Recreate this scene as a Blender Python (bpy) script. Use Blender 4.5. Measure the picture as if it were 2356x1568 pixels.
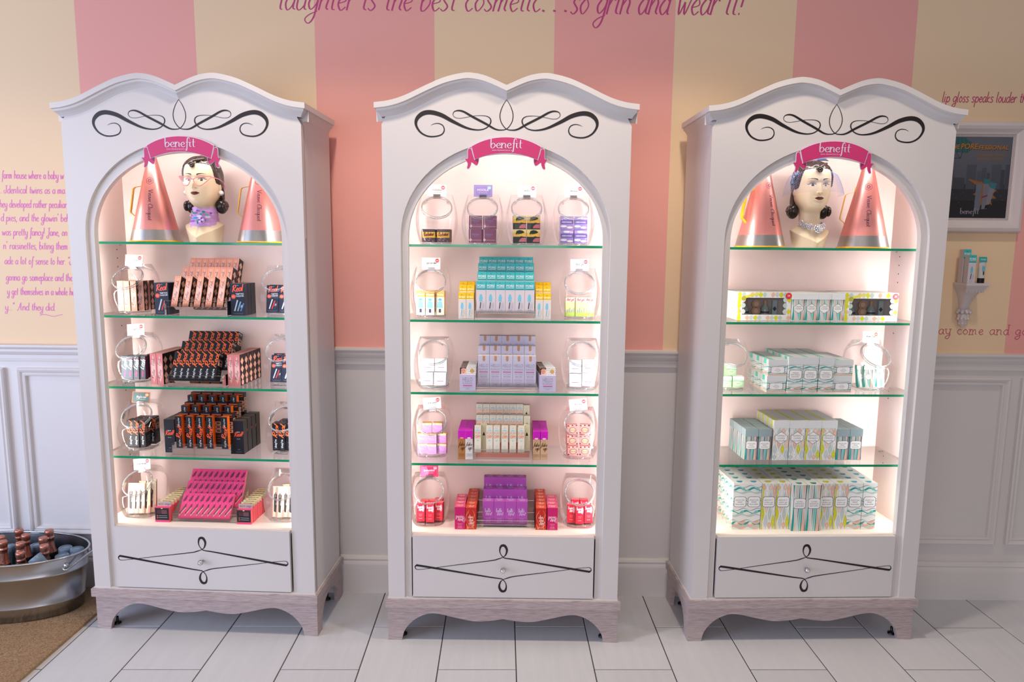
import bpy, math, random
from mathutils import Matrix, Vector
random.seed(7)
for _o in list(bpy.data.objects): bpy.data.objects.remove(_o)
SC = bpy.context.scene
COL = SC.collection

# ------------------------------------------------------------------ camera
cam_d = bpy.data.cameras.new('camera'); cam_d.sensor_width = 36.0; cam_d.lens = 24.3735
cam = bpy.data.objects.new('camera', cam_d); COL.objects.link(cam)
CR = ((0.999935, -0.009863, 0.005703), (0.00695, 0.131359, -0.99131), (0.009028, 0.991286, 0.131419))
cam.matrix_world = Matrix.Translation((0.0418, -2.9757, 1.547)) @ Matrix(CR).to_4x4()
cam_d.clip_start = 0.05
SC.camera = cam
SC.view_settings.view_transform = 'Standard'; SC.view_settings.look = 'None'
SC.view_settings.gamma = 1.0; SC.view_settings.use_curve_mapping = False
SC.view_settings.exposure = 0.0
SC.cycles.use_denoising = True
SC.cycles.max_bounces = 14; SC.cycles.transparent_max_bounces = 24
SC.cycles.diffuse_bounces = 4; SC.cycles.glossy_bounces = 8; SC.cycles.transmission_bounces = 6
SC.cycles.caustics_reflective = False; SC.cycles.caustics_refractive = False
SC.cycles.sample_clamp_indirect = 6.0

# ------------------------------------------------------------------ world and room lights
W = bpy.data.worlds.new('room_ambience'); SC.world = W; W.use_nodes = True
_bg = W.node_tree.nodes['Background']; _bg.inputs['Color'].default_value = (1.0, 0.92, 0.92, 1); _bg.inputs['Strength'].default_value = 0.24

def area(name, loc, target, sx, sy, power, col):
    l = bpy.data.lights.new(name, 'AREA'); l.shape = 'RECTANGLE'; l.size = sx; l.size_y = sy; l.energy = power; l.color = col
    o = bpy.data.objects.new(name, l); COL.objects.link(o); o.location = loc
    o.rotation_euler = (Vector(target) - Vector(loc)).to_track_quat('-Z', 'Y').to_euler()
    return o
def downlight(name, loc, power, col, r=0.06, ang=105):
    l = bpy.data.lights.new(name, 'SPOT'); l.energy = power; l.color = col; l.shadow_soft_size = r
    l.spot_size = math.radians(ang); l.spot_blend = 0.6
    o = bpy.data.objects.new(name, l); COL.objects.link(o); o.location = loc
    return o
# shop window with cool daylight, round the corner to the left of the camera
area('shop_window_daylight', (-4.6, -2.6, 1.5), (-1.2, -0.1, 0.9), 2.4, 2.4, 138, (0.60, 0.71, 1.0))
area('shop_front_daylight', (-1.6, -6.2, 2.1), (-0.6, 0, 1.2), 4.6, 2.4, 84, (0.97, 0.90, 0.98))
# recessed ceiling downlights in a row before the wall
for i, (x, y, p) in enumerate([(-2.1, -0.95, 28), (-0.60, -0.88, 66), (0.60, -0.88, 66), (1.8, -0.95, 28)]):
    downlight('ceiling_downlight', (x, y, 3.0), p, (1.0, 0.84, 0.68))

# ------------------------------------------------------------------ materials
def lin(h):
    h = h.lstrip('#'); out = []
    for i in (0, 2, 4):
        c = int(h[i:i+2], 16) / 255
        out.append(c / 12.92 if c <= .04045 else ((c + .055) / 1.055) ** 2.4)
    return tuple(out) + (1.0,)
MATS = {}
def mat(name, col, rough=0.5, metal=0.0, noise=0.0, nscale=40, bump=0.0, bscale=200, stretch=(1, 1, 1), coat=0.0, spec=0.5, emit=None, estr=0):
    if name in MATS: return MATS[name]
    m = bpy.data.materials.new(name); m.use_nodes = True; nt = m.node_tree
    b = nt.nodes['Principled BSDF']; c = lin(col) if isinstance(col, str) else col
    b.inputs['Base Color'].default_value = c
    b.inputs['Roughness'].default_value = rough; b.inputs['Metallic'].default_value = metal
    b.inputs['Specular IOR Level'].default_value = spec
    if coat: b.inputs['Coat Weight'].default_value = coat
    if noise or bump:
        tc = nt.nodes.new('ShaderNodeTexCoord'); mp = nt.nodes.new('ShaderNodeMapping'); mp.inputs['Scale'].default_value = stretch
        nt.links.new(tc.outputs['Object'], mp.inputs['Vector'])
    if noise:
        n = nt.nodes.new('ShaderNodeTexNoise'); n.inputs['Scale'].default_value = nscale; n.inputs['Detail'].default_value = 6
        nt.links.new(mp.outputs['Vector'], n.inputs['Vector'])
        mx = nt.nodes.new('ShaderNodeMix'); mx.data_type = 'RGBA'
        mx.inputs['A'].default_value = tuple(max(0, v * (1 - noise)) for v in c[:3]) + (1,)
        mx.inputs['B'].default_value = tuple(min(1, v * (1 + noise)) for v in c[:3]) + (1,)
        nt.links.new(n.outputs['Fac'], mx.inputs['Factor']); nt.links.new(mx.outputs['Result'], b.inputs['Base Color'])
    if bump:
        n2 = nt.nodes.new('ShaderNodeTexNoise'); n2.inputs['Scale'].default_value = bscale; n2.inputs['Detail'].default_value = 4
        nt.links.new(mp.outputs['Vector'], n2.inputs['Vector'])
        bp = nt.nodes.new('ShaderNodeBump'); bp.inputs['Strength'].default_value = bump; bp.inputs['Distance'].default_value = 0.002
        nt.links.new(n2.outputs['Fac'], bp.inputs['Height']); nt.links.new(bp.outputs['Normal'], b.inputs['Normal'])
    if emit:
        b.inputs['Emission Color'].default_value = lin(emit); b.inputs['Emission Strength'].default_value = estr
    MATS[name] = m
    return m
def clear(name, tint, ior=1.45, rough=0.02, base=0.0, gain=1.0, gloss=(1, 1, 1)):
    """thin clear sheet: light passes straight through, fresnel reflection on top"""
    m = bpy.data.materials.new(name); m.use_nodes = True; nt = m.node_tree; nt.nodes.clear()
    out = nt.nodes.new('ShaderNodeOutputMaterial'); mix = nt.nodes.new('ShaderNodeMixShader')
    tr = nt.nodes.new('ShaderNodeBsdfTransparent'); tr.inputs['Color'].default_value = tint
    gl = nt.nodes.new('ShaderNodeBsdfGlossy'); gl.inputs['Roughness'].default_value = rough; gl.inputs['Color'].default_value = gloss + (1,)
    fr = nt.nodes.new('ShaderNodeFresnel'); fr.inputs['IOR'].default_value = ior
    ma = nt.nodes.new('ShaderNodeMath'); ma.operation = 'MULTIPLY_ADD'; ma.use_clamp = True
    ma.inputs[1].default_value = gain; ma.inputs[2].default_value = base
    nt.links.new(fr.outputs['Fac'], ma.inputs[0]); nt.links.new(ma.outputs[0], mix.inputs['Fac'])
    nt.links.new(tr.outputs[0], mix.inputs[1]); nt.links.new(gl.outputs[0], mix.inputs[2]); nt.links.new(mix.outputs[0], out.inputs['Surface'])
    MATS[name] = m
    return m
def flat(h): return mat('print_' + h.lstrip('#'), h, 0.45, spec=0.3)
def m_(k):
    """material by name, or a print colour by hex code"""
    if k in MATS: return MATS[k]
    return flat(k)

# ------------------------------------------------------------------ mesh builder
class MB:
    def __init__(s): s.v = []; s.f = []; s.m = []; s.mats = []; s.sm = []; s.xf = None; s.lay = 0
    def mi(s, k):
        if k not in s.mats: s.mats.append(k)
        return s.mats.index(k)
    def add(s, vs, fs, k, smooth=False):
        b = len(s.v); i = s.mi(k)
        if s.xf: vs = [s.xf @ Vector(p) for p in vs]
        s.v.extend(tuple(p) for p in vs)
        for f in fs: s.f.append([b + j for j in f]); s.m.append(i); s.sm.append(smooth)
    def box(s, x0, x1, y0, y1, z0, z1, k):
        s.add([(x, y, z) for z in (z0, z1) for y in (y0, y1) for x in (x0, x1)],
              [(0, 2, 3, 1), (4, 5, 7, 6), (0, 1, 5, 4), (1, 3, 7, 5), (3, 2, 6, 7), (2, 0, 4, 6)], k)
    def grid(s, rows, k, cyc=False, smooth=True, flip=False):
        n = len(rows[0]); vs = [p for r in rows for p in r]; fs = []
        for i in range(len(rows) - 1):
            for j in range(n if cyc else n - 1):
                q = (i*n + j, i*n + (j+1) % n, (i+1)*n + (j+1) % n, (i+1)*n + j)
                fs.append(q[::-1] if flip else q)
        s.add(vs, fs, k, smooth)
    def lathe(s, prof, k, n=32, cx=0, cy=0, sx=1, sy=1, cap0=False, cap1=False, smooth=True):
        rows = [[(cx + r*sx*math.cos(2*math.pi*j/n), cy + r*sy*math.sin(2*math.pi*j/n), z) for j in range(n)] for r, z in prof]
        s.grid(rows, k, True, smooth)
        if cap0: s.add(rows[0], [tuple(range(n))[::-1]], k)
        if cap1: s.add(rows[-1], [tuple(range(n))], k)
    def tube(s, pts, r, k, n=8, closed=False, caps=True, flatx=1.0):
        pts = [Vector(p) for p in pts]; N = len(pts); rows = []; up = None
        for i, p in enumerate(pts):
            if closed: t = pts[(i+1) % N] - pts[i-1]
            else: t = pts[min(i+1, N-1)] - pts[max(i-1, 0)]
            t.normalize()
            if up is None: up = t.orthogonal().normalized()
            up = (up - t * up.dot(t)).normalized(); w = t.cross(up)
            rr = r[i] if isinstance(r, (list, tuple)) else r
            rows.append([p + (up*math.cos(2*math.pi*j/n) + w*math.sin(2*math.pi*j/n)*flatx) * rr for j in range(n)])
        if closed: rows.append(rows[0])
        s.grid(rows, k, True)
        if caps and not closed:
            s.add(rows[0], [tuple(range(n))[::-1]], k); s.add(rows[-1], [tuple(range(n))], k)
    def sphere(s, c, r, k, n=14, m=10):
        rx, ry, rz = r if isinstance(r, (list, tuple)) else (r, r, r)
        rows = [[(c[0] + rx*math.sin(math.pi*i/m)*math.cos(2*math.pi*j/n), c[1] + ry*math.sin(math.pi*i/m)*math.sin(2*math.pi*j/n), c[2] - rz*math.cos(math.pi*i/m)) for j in range(n)] for i in range(m+1)]
        s.grid(rows, k, True)
    def prism(s, poly, y0, y1, k):
        """outline in x,z extruded along y"""
        n = len(poly)
        s.add([(x, y0, z) for x, z in poly] + [(x, y1, z) for x, z in poly],
              [tuple(range(n)), tuple(range(n, 2*n))[::-1]] + [(j, j + n, (j+1) % n + n, (j+1) % n) for j in range(n)], k)
    def mesh(s, name):
        me = bpy.data.meshes.new(name); me.from_pydata(s.v, [], s.f)
        for k in s.mats: me.materials.append(m_(k))
        me.polygons.foreach_set('material_index', s.m); me.polygons.foreach_set('use_smooth', s.sm)
        me.update(); return me
    # ---- flat print on a face; F maps (u, v, height) to a point
    def poly(s, F, pts, k):
        s.lay += 1; h = EPS + s.lay * 1.0e-5
        s.add([F(u, v, h) for u, v in pts], [tuple(range(len(pts)))], k)
    def rect(s, F, u0, v0, u1, v1, k): s.poly(F, [(u0, v0), (u1, v0), (u1, v1), (u0, v1)], k)
    def disc(s, F, u, v, ru, rv, k, n=14): s.poly(F, [(u + ru*math.cos(2*math.pi*i/n), v + rv*math.sin(2*math.pi*i/n)) for i in range(n)], k)
    def ring(s, F, u0, v0, u1, v1, t, k):
        s.rect(F, u0, v0, u1, v0+t, k); s.rect(F, u0, v1-t, u1, v1, k); s.rect(F, u0, v0, u0+t, v1, k); s.rect(F, u1-t, v0, u1, v1, k)
    def strip(s, F, a, b, k):
        s.lay += 1; h = EPS + s.lay * 1.0e-5; n = len(a)
        s.add([F(u, v, h) for u, v in a] + [F(u, v, h) for u, v in b], [(i, i+1, n+i+1, n+i) for i in range(n-1)], k)
    def wave_h(s, F, u0, u1, v, amp, th, k, ph=0, per=1.0, n=9, var=0.5, lo=-9, hi=9):
        q_ = lambda a: min(hi, max(lo, a))
        us = [u0 + (u1-u0)*i/(n-1) for i in range(n)]
        c = [amp*math.sin(2*math.pi*(per*i/(n-1)) + ph) for i in range(n)]
        t = [th*(1 + var*math.sin(2*math.pi*(per*i/(n-1)) + ph + 1.3))*.5 for i in range(n)]
        s.strip(F, [(us[i], q_(v + c[i] - t[i])) for i in range(n)], [(us[i], q_(v + c[i] + t[i])) for i in range(n)], k)
    def wave_v(s, F, v0, v1, u, amp, th, k, ph=0, per=1.0, n=11, var=0.5, lo=None, hi=None):
        vs = [v0 + (v1-v0)*i/(n-1) for i in range(n)]
        cl = lambda x: x if lo is None else min(hi, max(lo, x))
        c = [amp*math.sin(2*math.pi*(per*i/(n-1)) + ph) for i in range(n)]
        t = [th*(1 + var*math.sin(2*math.pi*(per*i/(n-1)) + ph + 1.3))*.5 for i in range(n)]
        s.strip(F, [(cl(u + c[i] + t[i]), vs[i]) for i in range(n)], [(cl(u + c[i] - t[i]), vs[i]) for i in range(n)], k)
    def leaf(s, F, u, v, hw, hh, k, n=7):
        pts = [(hw*math.sin(math.pi*i/n)**1.15, -hh + 2*hh*i/n) for i in range(n+1)]
        s.poly(F, [(u + a, v + b) for a, b in pts] + [(u - a, v + b) for a, b in pts[-2:0:-1]], k)
    def text(s, F, txt, u, v, size, k, w=None, bold=0.0, rot=0, align='c', shear=0, sx=1.0):
        """built-in sans lettering; (u, v) = middle of the base line; w = fit to this width; rot 90 = reading upwards"""
        vs, fs, tw = glyphs(txt, bold, shear)
        if w: sx = w / (tw * size)
        off = {'c': tw/2, 'l': 0, 'r': tw}[align]; s.lay += 1; h = EPS + s.lay * 1.0e-5
        c, q = math.cos(math.radians(rot)), math.sin(math.radians(rot)); out = []
        for x, y in vs:
            x = (x - off) * size * sx; y = y * size
            out.append(F(u + c*x - q*y, v + q*x + c*y, h))
        s.add(out, fs, k)
    def pen(s, F, txt, u, v, size, k, style='script', wt=0.10, rot=0, align='c', w=None, sx=1.0, slant=None, track=0.0):
        """pen-stroke lettering; size = x-height"""
        strokes, tw = penline(txt, track, style)
        sl = (0.3 if style == 'script' else 0.0) if slant is None else slant
        if w: sx = w / (tw * size)
        off = {'c': tw/2, 'l': 0, 'r': tw}[align]; s.lay += 1; h = EPS + s.lay * 1.0e-5
        c, q = math.cos(math.radians(rot)), math.sin(math.radians(rot))
        for si, st in enumerate(strokes):
            h += 5e-6; P = []
            for x, y in st:
                x = (x + sl*y - off) * size * sx; y = y*size; P.append((x, y))
            A, B = ribbon(P, wt*size, style); n = len(A); vs = []
            for i in range(n-1):   # each short piece a hair above the last, so that loops never lie in one plane
                for x, y in (A[i], A[i+1], B[i+1], B[i]): vs.append(F(u + c*x - q*y, v + q*x + c*y, h + i*1.5e-6))
            s.add(vs, [(4*i, 4*i+1, 4*i+2, 4*i+3) for i in range(n-1)], k)
        s.lay += len(strokes)//2
EPS = 0.00012

def crom(pts, n=5, closed=False):
    """smooth curve through the points"""
    N = len(pts)
    if N < 3 and not closed: return [tuple(a + (b-a)*j/5 for a, b in zip(pts[0], pts[1])) for j in range(6)]
    out = []; g = (lambda i: pts[i % N]) if closed else (lambda i: pts[min(max(i, 0), N-1)])
    for i in range(N if closed else N-1):
        p0, p1, p2, p3 = g(i-1), g(i), g(i+1), g(i+2)
        for j in range(n):
            t = j/n
            out.append(tuple(0.5*((2*b) + (c-a)*t + (2*a-5*b+4*c-d)*t*t + (3*b-a-3*c+d)*t**3) for a, b, c, d in zip(p0, p1, p2, p3)))
    if not closed: out.append(tuple(pts[-1]))
    return out
def ribbon(P, wt, style):
    A, B = [], []; N = len(P)
    for i, (x, y) in enumerate(P):
        x1, y1 = P[min(i+1, N-1)]; x0, y0 = P[max(i-1, 0)]; dx, dy = x1-x0, y1-y0; L = math.hypot(dx, dy) or 1; dx, dy = dx/L, dy/L
        if style in ('script', 'serif'): hw = wt*(0.28 + 0.72*abs(dy)**1.5) if style == 'serif' else wt*(0.45 + 0.55*max(0, -dy if dy < 0 else dy*.5))
        else: hw = wt*0.8
        A.append((x - dy*hw, y + dx*hw)); B.append((x + dy*hw, y - dx*hw))
    return A, B
_GL = {}
def glyphs(txt, bold, shear):
    key = (txt, bold, shear)
    if key not in _GL:
        c = bpy.data.curves.new('lettering', 'FONT'); c.body = txt; c.resolution_u = 2; c.offset = bold; c.shear = shear
        o = bpy.data.objects.new('lettering', c); COL.objects.link(o)
        e = o.evaluated_get(bpy.context.evaluated_depsgraph_get()); me = e.to_mesh()
        vs = [(p.co.x, p.co.y) for p in me.vertices]; fs = [tuple(f.vertices) for f in me.polygons]
        e.to_mesh_clear(); bpy.data.objects.remove(o); bpy.data.curves.remove(c)
        x0 = min(p[0] for p in vs); x1 = max(p[0] for p in vs)
        _GL[key] = ([(x - x0, y) for x, y in vs], fs, x1 - x0)
    return _GL[key]
# pen skeletons: x-height 1, ascender 1.9, descender -0.8; (width, strokes)
PEN = {
 'a': (.85, [[(.72,.85),(.4,1),(.1,.5),(.32,0),(.62,.3),(.74,.95)],[(.74,.98),(.7,.2),(.9,.05)]]),
 'b': (.8, [[(.15,1.9),(.13,.25),(.4,0),(.72,.5),(.45,1),(.15,.6)]]),
 'c': (.7, [[(.66,.8),(.42,1),(.1,.5),(.38,0),(.68,.2)]]),
 'd': (.85, [[(.7,.8),(.4,1),(.08,.45),(.35,0),(.65,.3),(.74,.9)],[(.76,1.9),(.72,.2),(.9,.05)]]),
 'e': (.72, [[(.12,.45),(.62,.62),(.42,1),(.1,.5),(.38,0),(.7,.22)]]),
 'f': (.55, [[(.7,1.65),(.52,1.9),(.36,1.5),(.28,.2),(.2,-.6),(0,-.75)],[(.08,.95),(.58,.95)]]),
 'g': (.82, [[(.72,.85),(.4,1),(.1,.5),(.33,.05),(.66,.4),(.74,.95)],[(.74,.98),(.7,-.4),(.4,-.85),(.08,-.6),(.3,-.3),(.85,-.05)]]),
 'h': (.8, [[(.17,1.9),(.12,0)],[(.13,.5),(.42,1),(.66,.75),(.62,.2),(.8,.04)]]),
 'i': (.42, [[(.18,1),(.16,.2),(.38,.04)],[(.2,1.32),(.2,1.42)]]),
 'k': (.75, [[(.17,1.9),(.12,0)],[(.64,1),(.16,.45),(.5,.1),(.74,.05)]]),
 'l': (.4, [[(.2,1.9),(.15,.25),(.36,.04)]]),
 'm': (1.15, [[(.1,1),(.1,0)],[(.1,.5),(.35,1),(.5,.75),(.48,0)],[(.5,.5),(.74,1),(.9,.75),(.88,.2),(1.05,.04)]]),
 'n': (.82, [[(.12,1),(.12,0)],[(.12,.5),(.42,1),(.66,.75),(.63,.2),(.8,.04)]]),
 'o': (.78, [[(.4,1),(.1,.5),(.38,0),(.7,.5),(.4,1),(.28,.95)]]),
 'p': (.8, [[(.15,1),(.1,-.85)],[(.14,.6),(.45,1),(.73,.5),(.45,0),(.14,.3)]]),
 'q': (.82, [[(.72,.85),(.4,1),(.1,.5),(.33,.05),(.66,.4),(.72,.95)],[(.74,1),(.7,-.85)]]),
 'r': (.62, [[(.12,1),(.12,0)],[(.12,.5),(.35,.98),(.58,.86)]]),
 's': (.65, [[(.58,.85),(.36,1),(.14,.75),(.54,.3),(.32,0),(.06,.15)]]),
 't': (.55, [[(.3,1.6),(.25,.22),(.5,.04)],[(.05,1),(.58,1.02)]]),
 'u': (.85, [[(.12,1),(.12,.25),(.35,0),(.66,.35),(.7,1)],[(.7,1),(.68,.18),(.88,.04)]]),
 'v': (.74, [[(.08,1),(.36,0),(.68,1)]]),
 'w': (1.05, [[(.08,1),(.26,0),(.52,.8)],[(.52,.8),(.7,0),(.96,1)]]),
 'y': (.8, [[(.1,1),(.16,.3),(.4,.08),(.66,.4),(.7,1)],[(.7,1),(.62,-.4),(.36,-.85),(.06,-.6),(.3,-.3),(.8,-.05)]]),
 'z': (.7, [[(.1,.95),(.62,.95)],[(.62,.95),(.08,.05)],[(.08,.05),(.68,.05)]]),
 'A': (1.3, [[(.05,.1),(.3,.1),(.85,1.8)],[(.9,1.9),(.95,.3),(1.15,.05)],[(.4,.7),(1.1,.75)]]),
 'C': (1.1, [[(1,1.5),(.7,1.9),(.15,.9),(.5,0),(1.05,.35)]]),
 'F': (.95, [[(.35,1.85),(.3,0)],[(.05,1.7),(.5,1.9),(1.05,1.75)],[(.3,1),(.8,1)]]),
 'I': (.75, [[(.55,1.9),(.45,.3),(.1,0),(-.15,.5),(.1,.8)],[(.2,1.75),(.85,1.85)]]),
 'J': (.85, [[(.7,1.9),(.55,-.3),(.2,-.6),(0,-.25),(.3,.1)],[(.25,1.75),(1,1.9)]]),
 'L': (.9, [[(.75,1.6),(.55,1.9),(.35,1.3),(.2,.15),(.1,.05),(.45,.12),(.85,.02)]]),
 'R': (1.15, [[(.35,1.8),(.2,0)],[(.05,1.4),(.35,1.9),(.9,1.75),(.8,1.15),(.3,.95)],[(.3,.95),(.65,.5),(1.1,.05)]]),
 'T': (1.0, [[(.05,1.6),(.4,1.85),(1.05,1.8)],[(.55,1.82),(.45,.2),(.2,0)]]),
 'V': (1.1, [[(.08,1.85),(.5,0)],[(.5,0),(1.0,1.85)]]),
 '!': (.4, [[(.25,1.9),(.2,.5)],[(.18,.02),(.18,.14)]]),
 '.': (.35, [[(.15,.0),(.15,.12)]]), ',': (.35, [[(.18,.1),(.08,-.25)]]), "'": (.3, [[(.15,1.9),(.1,1.5)]]),
 '"': (.5, [[(.15,1.9),(.1,1.5)],[(.35,1.9),(.3,1.5)]]), ' ': (.55, []),
}
def penline(txt, track, style):
    x = 0; out = []
    for ch in txt:
        w, sts = PEN.get(ch) or PEN.get(ch.lower()) or (.6, [])
        for st in sts:
            st2 = crom(st, 4)
            out.append([(x + a, b) for a, b in st2])
            if style in ('serif', 'slab') and ch not in ".,!'\" ":
                for e, nb in ((st[0], st[1]), (st[-1], st[-2])):
                    if abs(e[0]-nb[0]) < .14 and abs(e[1]-nb[1]) > .3 and (e[1] in (0, 1, 1.9) or e[1] < -.7):
                        out.append([(x + e[0] - .17, e[1]), (x + e[0] + .17, e[1])])
        x += w + track
    return out, max(x - track, .01)

# faces of a carton: w wide (x), d deep (y, front at 0), h high (z)
def Ffront(w, y=0.0): return lambda u, v, e: (u - w/2, y - e, v)
def Fright(w): return lambda u, v, e: (w/2 + e, u, v)
def Fleft(w, d): return lambda u, v, e: (-w/2 - e, d - u, v)
def Ftop(w, h): return lambda u, v, e: (u - w/2, v, h + e)

# ------------------------------------------------------------------ objects
def setp(o, label=None, cat=None, group=None, kind=None):
    if label: o['label'] = label
    if cat: o['category'] = cat
    if group: o['group'] = group
    if kind: o['kind'] = kind
    return o
def obj(name, mesh, parent=None, mw=None, label=None, cat=None, group=None, kind=None):
    if isinstance(mesh, MB): mesh = mesh.mesh(name)
    o = bpy.data.objects.new(name, mesh); COL.objects.link(o)
    if parent: o.parent = parent
    if mw is not None: o.matrix_local = mw
    return setp(o, label, cat, group, kind)
def empty(name, mw, label=None, cat=None, group=None):
    o = bpy.data.objects.new(name, None); COL.objects.link(o); o.empty_display_size = .05; o.matrix_local = mw
    return setp(o, label, cat, group)
class Proto:
    """a thing built once: [(part name, mesh, index of the parent part or None)]; one entry = a thing of one mesh"""
    def __init__(s, name, parts): s.name = name; s.parts = [(n, m.mesh(n) if isinstance(m, MB) else m, p) for n, m, p in parts]
    def put(s, mw, label, cat, group=None):
        if len(s.parts) == 1: return obj(s.name, s.parts[0][1], None, mw, label, cat, group)
        root = empty(s.name, mw, label, cat, group); made = []
        for n, m, p in s.parts: made.append(obj(n, m, root if p is None else made[p]))
        return root
ORD = ['', 'first', 'second', 'third', 'fourth', 'fifth', 'sixth', 'seventh', 'eighth', 'ninth', 'tenth', 'eleventh', 'twelfth']
# cabinets: x, y of the middle of the front, turn
CAB = {'L': (-1.1956, -0.3652, -0.0425), 'C': (0.0, -0.4034, -0.0014), 'R': (1.1936, -0.3701, 0.0377)}
def cabm(k): x, y, r = CAB[k]; return Matrix.Translation((x, y, 0)) @ Matrix.Rotation(r, 4, 'Z')
def at(k, x, y, z, rz=0, rx=0, ry=0):
    m = cabm(k) @ Matrix.Translation((x, y, z))
    if rz: m = m @ Matrix.Rotation(math.radians(rz), 4, 'Z')
    if rx: m = m @ Matrix.Rotation(math.radians(rx), 4, 'X')
    if ry: m = m @ Matrix.Rotation(math.radians(ry), 4, 'Y')
    return m
SZ = {1: 1.562, 2: 1.279, 3: 0.999, 4: 0.717, 5: 0.4401}

# ------------------------------------------------------------------ base materials
mat('white_paint', '#d6d1cf', 0.38, noise=.02, nscale=6)
mat('wainscot_paint', '#dedad9', 0.42, noise=.02, nscale=5)
mat('pink_lining', '#f6ded7', 0.55, noise=.03, nscale=12)
mat('deck_white', '#f0e6da', 0.4, noise=.03, nscale=30, stretch=(1, 12, 12))
mat('black_vinyl', '#1a1011', 0.45)
mat('grout', '#4c4844', 0.9)
mat('chrome', '#d8d8dc', 0.12, 1.0)
mat('dark_metal', '#3a3a3e', 0.35, 1.0)
mat('sign_pink', '#c7326f', 0.5, noise=.04, nscale=300)
mat('sign_edge', '#d9cde2', 0.5)
mat('sign_dark', '#8e1f4d', 0.5)
mat('wall_pink', '#c0447e', 0.6)
mat('wall_rose', '#c2476f', 0.6)
mat('script_pink', '#dd74b8', 0.6)
mat('hole', '#3a2a28', 0.9)
mat('white_card', '#f4f4f2', 0.5)
clear('clear_acrylic', (0.985, 0.975, 0.975, 1), 1.30, 0.03, 0.015, 1.0)
clear('acrylic_edge', (0.90, 0.88, 0.89, 1), 1.4, 0.15, 0.20, 1.0)
clear('jar_plastic', (0.985, 0.98, 0.985, 1), 1.20, 0.06, 0.012, 0.6)
mat('jar_rim', '#b4babf', 0.10, 0.4).node_tree.nodes['Principled BSDF'].inputs['Alpha'].default_value = 0.42
clear('shelf_glass', (0.955, 0.985, 0.968, 1), 1.45, 0.015, 0.02, 1.0)
clear('crystal', (0.95, 0.95, 0.96, 1), 1.6, 0.02, 0.25, 1.0)
clear('lens_clear', (0.99, 0.98, 0.98, 1), 1.25, 0.02, 0.0, 0.8)
mat('glass_edge', '#0c9266', 0.12, 0.0, noise=.45, nscale=7, stretch=(1, .1, .1), coat=.6)
def led():
    m = bpy.data.materials.new('led_strip'); m.use_nodes = True; nt = m.node_tree; nt.nodes.clear()
    o = nt.nodes.new('ShaderNodeOutputMaterial'); e = nt.nodes.new('ShaderNodeEmission')
    e.inputs['Color'].default_value = (1.0, 0.99, 0.965, 1); e.inputs['Strength'].default_value = LED_POWER
    nt.links.new(e.outputs[0], o.inputs['Surface']); MATS['led_strip'] = m
LED_POWER = 66.0
led()
def wood():
    m = mat('washed_oak', '#a08d8c', 0.6); nt = m.node_tree; b = nt.nodes['Principled BSDF']
    tc = nt.nodes.new('ShaderNodeTexCoord'); mp = nt.nodes.new('ShaderNodeMapping'); mp.inputs['Scale'].default_value = (7, 7, 160)
    n = nt.nodes.new('ShaderNodeTexNoise'); n.inputs['Scale'].default_value = 3.0; n.inputs['Detail'].default_value = 8; n.inputs['Distortion'].default_value = .6
    r = nt.nodes.new('ShaderNodeValToRGB'); r.color_ramp.elements[0].position = .32; r.color_ramp.elements[0].color = lin('#9a8988')
    r.color_ramp.elements[1].position = .62; r.color_ramp.elements[1].color = lin('#c0b0ae')
    nt.links.new(tc.outputs['Object'], mp.inputs['Vector']); nt.links.new(mp.outputs[0], n.inputs['Vector'])
    nt.links.new(n.outputs['Fac'], r.inputs['Fac']); nt.links.new(r.outputs['Color'], b.inputs['Base Color'])
    bp = nt.nodes.new('ShaderNodeBump'); bp.inputs['Strength'].default_value = .35; bp.inputs['Distance'].default_value = .001
    nt.links.new(n.outputs['Fac'], bp.inputs['Height']); nt.links.new(bp.outputs[0], b.inputs['Normal'])
wood()
def tilemat():
    m = mat('floor_tile', '#c9c6c3', 0.42); nt = m.node_tree; b = nt.nodes['Principled BSDF']
    tc = nt.nodes.new('ShaderNodeTexCoord'); oi = nt.nodes.new('ShaderNodeObjectInfo')
    mp = nt.nodes.new('ShaderNodeMapping'); mp.inputs['Scale'].default_value = (26, 2.2, 1)
    cb = nt.nodes.new('ShaderNodeVectorMath'); cb.operation = 'ADD'
    sc = nt.nodes.new('ShaderNodeVectorMath'); sc.operation = 'SCALE'; sc.inputs['Scale'].default_value = 20
    nt.links.new(oi.outputs['Location'], sc.inputs[0]); nt.links.new(tc.outputs['Object'], mp.inputs['Vector'])
    nt.links.new(mp.outputs[0], cb.inputs[0]); nt.links.new(sc.outputs[0], cb.inputs[1])
    n = nt.nodes.new('ShaderNodeTexNoise'); n.inputs['Scale'].default_value = 1.6; n.inputs['Detail'].default_value = 7
    r = nt.nodes.new('ShaderNodeValToRGB'); r.color_ramp.elements[0].position = .25; r.color_ramp.elements[0].color = lin('#cbccd0')
    r.color_ramp.elements[1].position = .75; r.color_ramp.elements[1].color = lin('#d2d3d6')
    nt.links.new(cb.outputs[0], n.inputs['Vector']); nt.links.new(n.outputs['Fac'], r.inputs['Fac'])
    hs = nt.nodes.new('ShaderNodeHueSaturation'); mr = nt.nodes.new('ShaderNodeMapRange'); mr.inputs['To Min'].default_value = .96; mr.inputs['To Max'].default_value = 1.03
    nt.links.new(oi.outputs['Random'], mr.inputs['Value']); nt.links.new(mr.outputs[0], hs.inputs['Value'])
    nt.links.new(r.outputs['Color'], hs.inputs['Color']); nt.links.new(hs.outputs[0], b.inputs['Base Color'])
tilemat()
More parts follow.
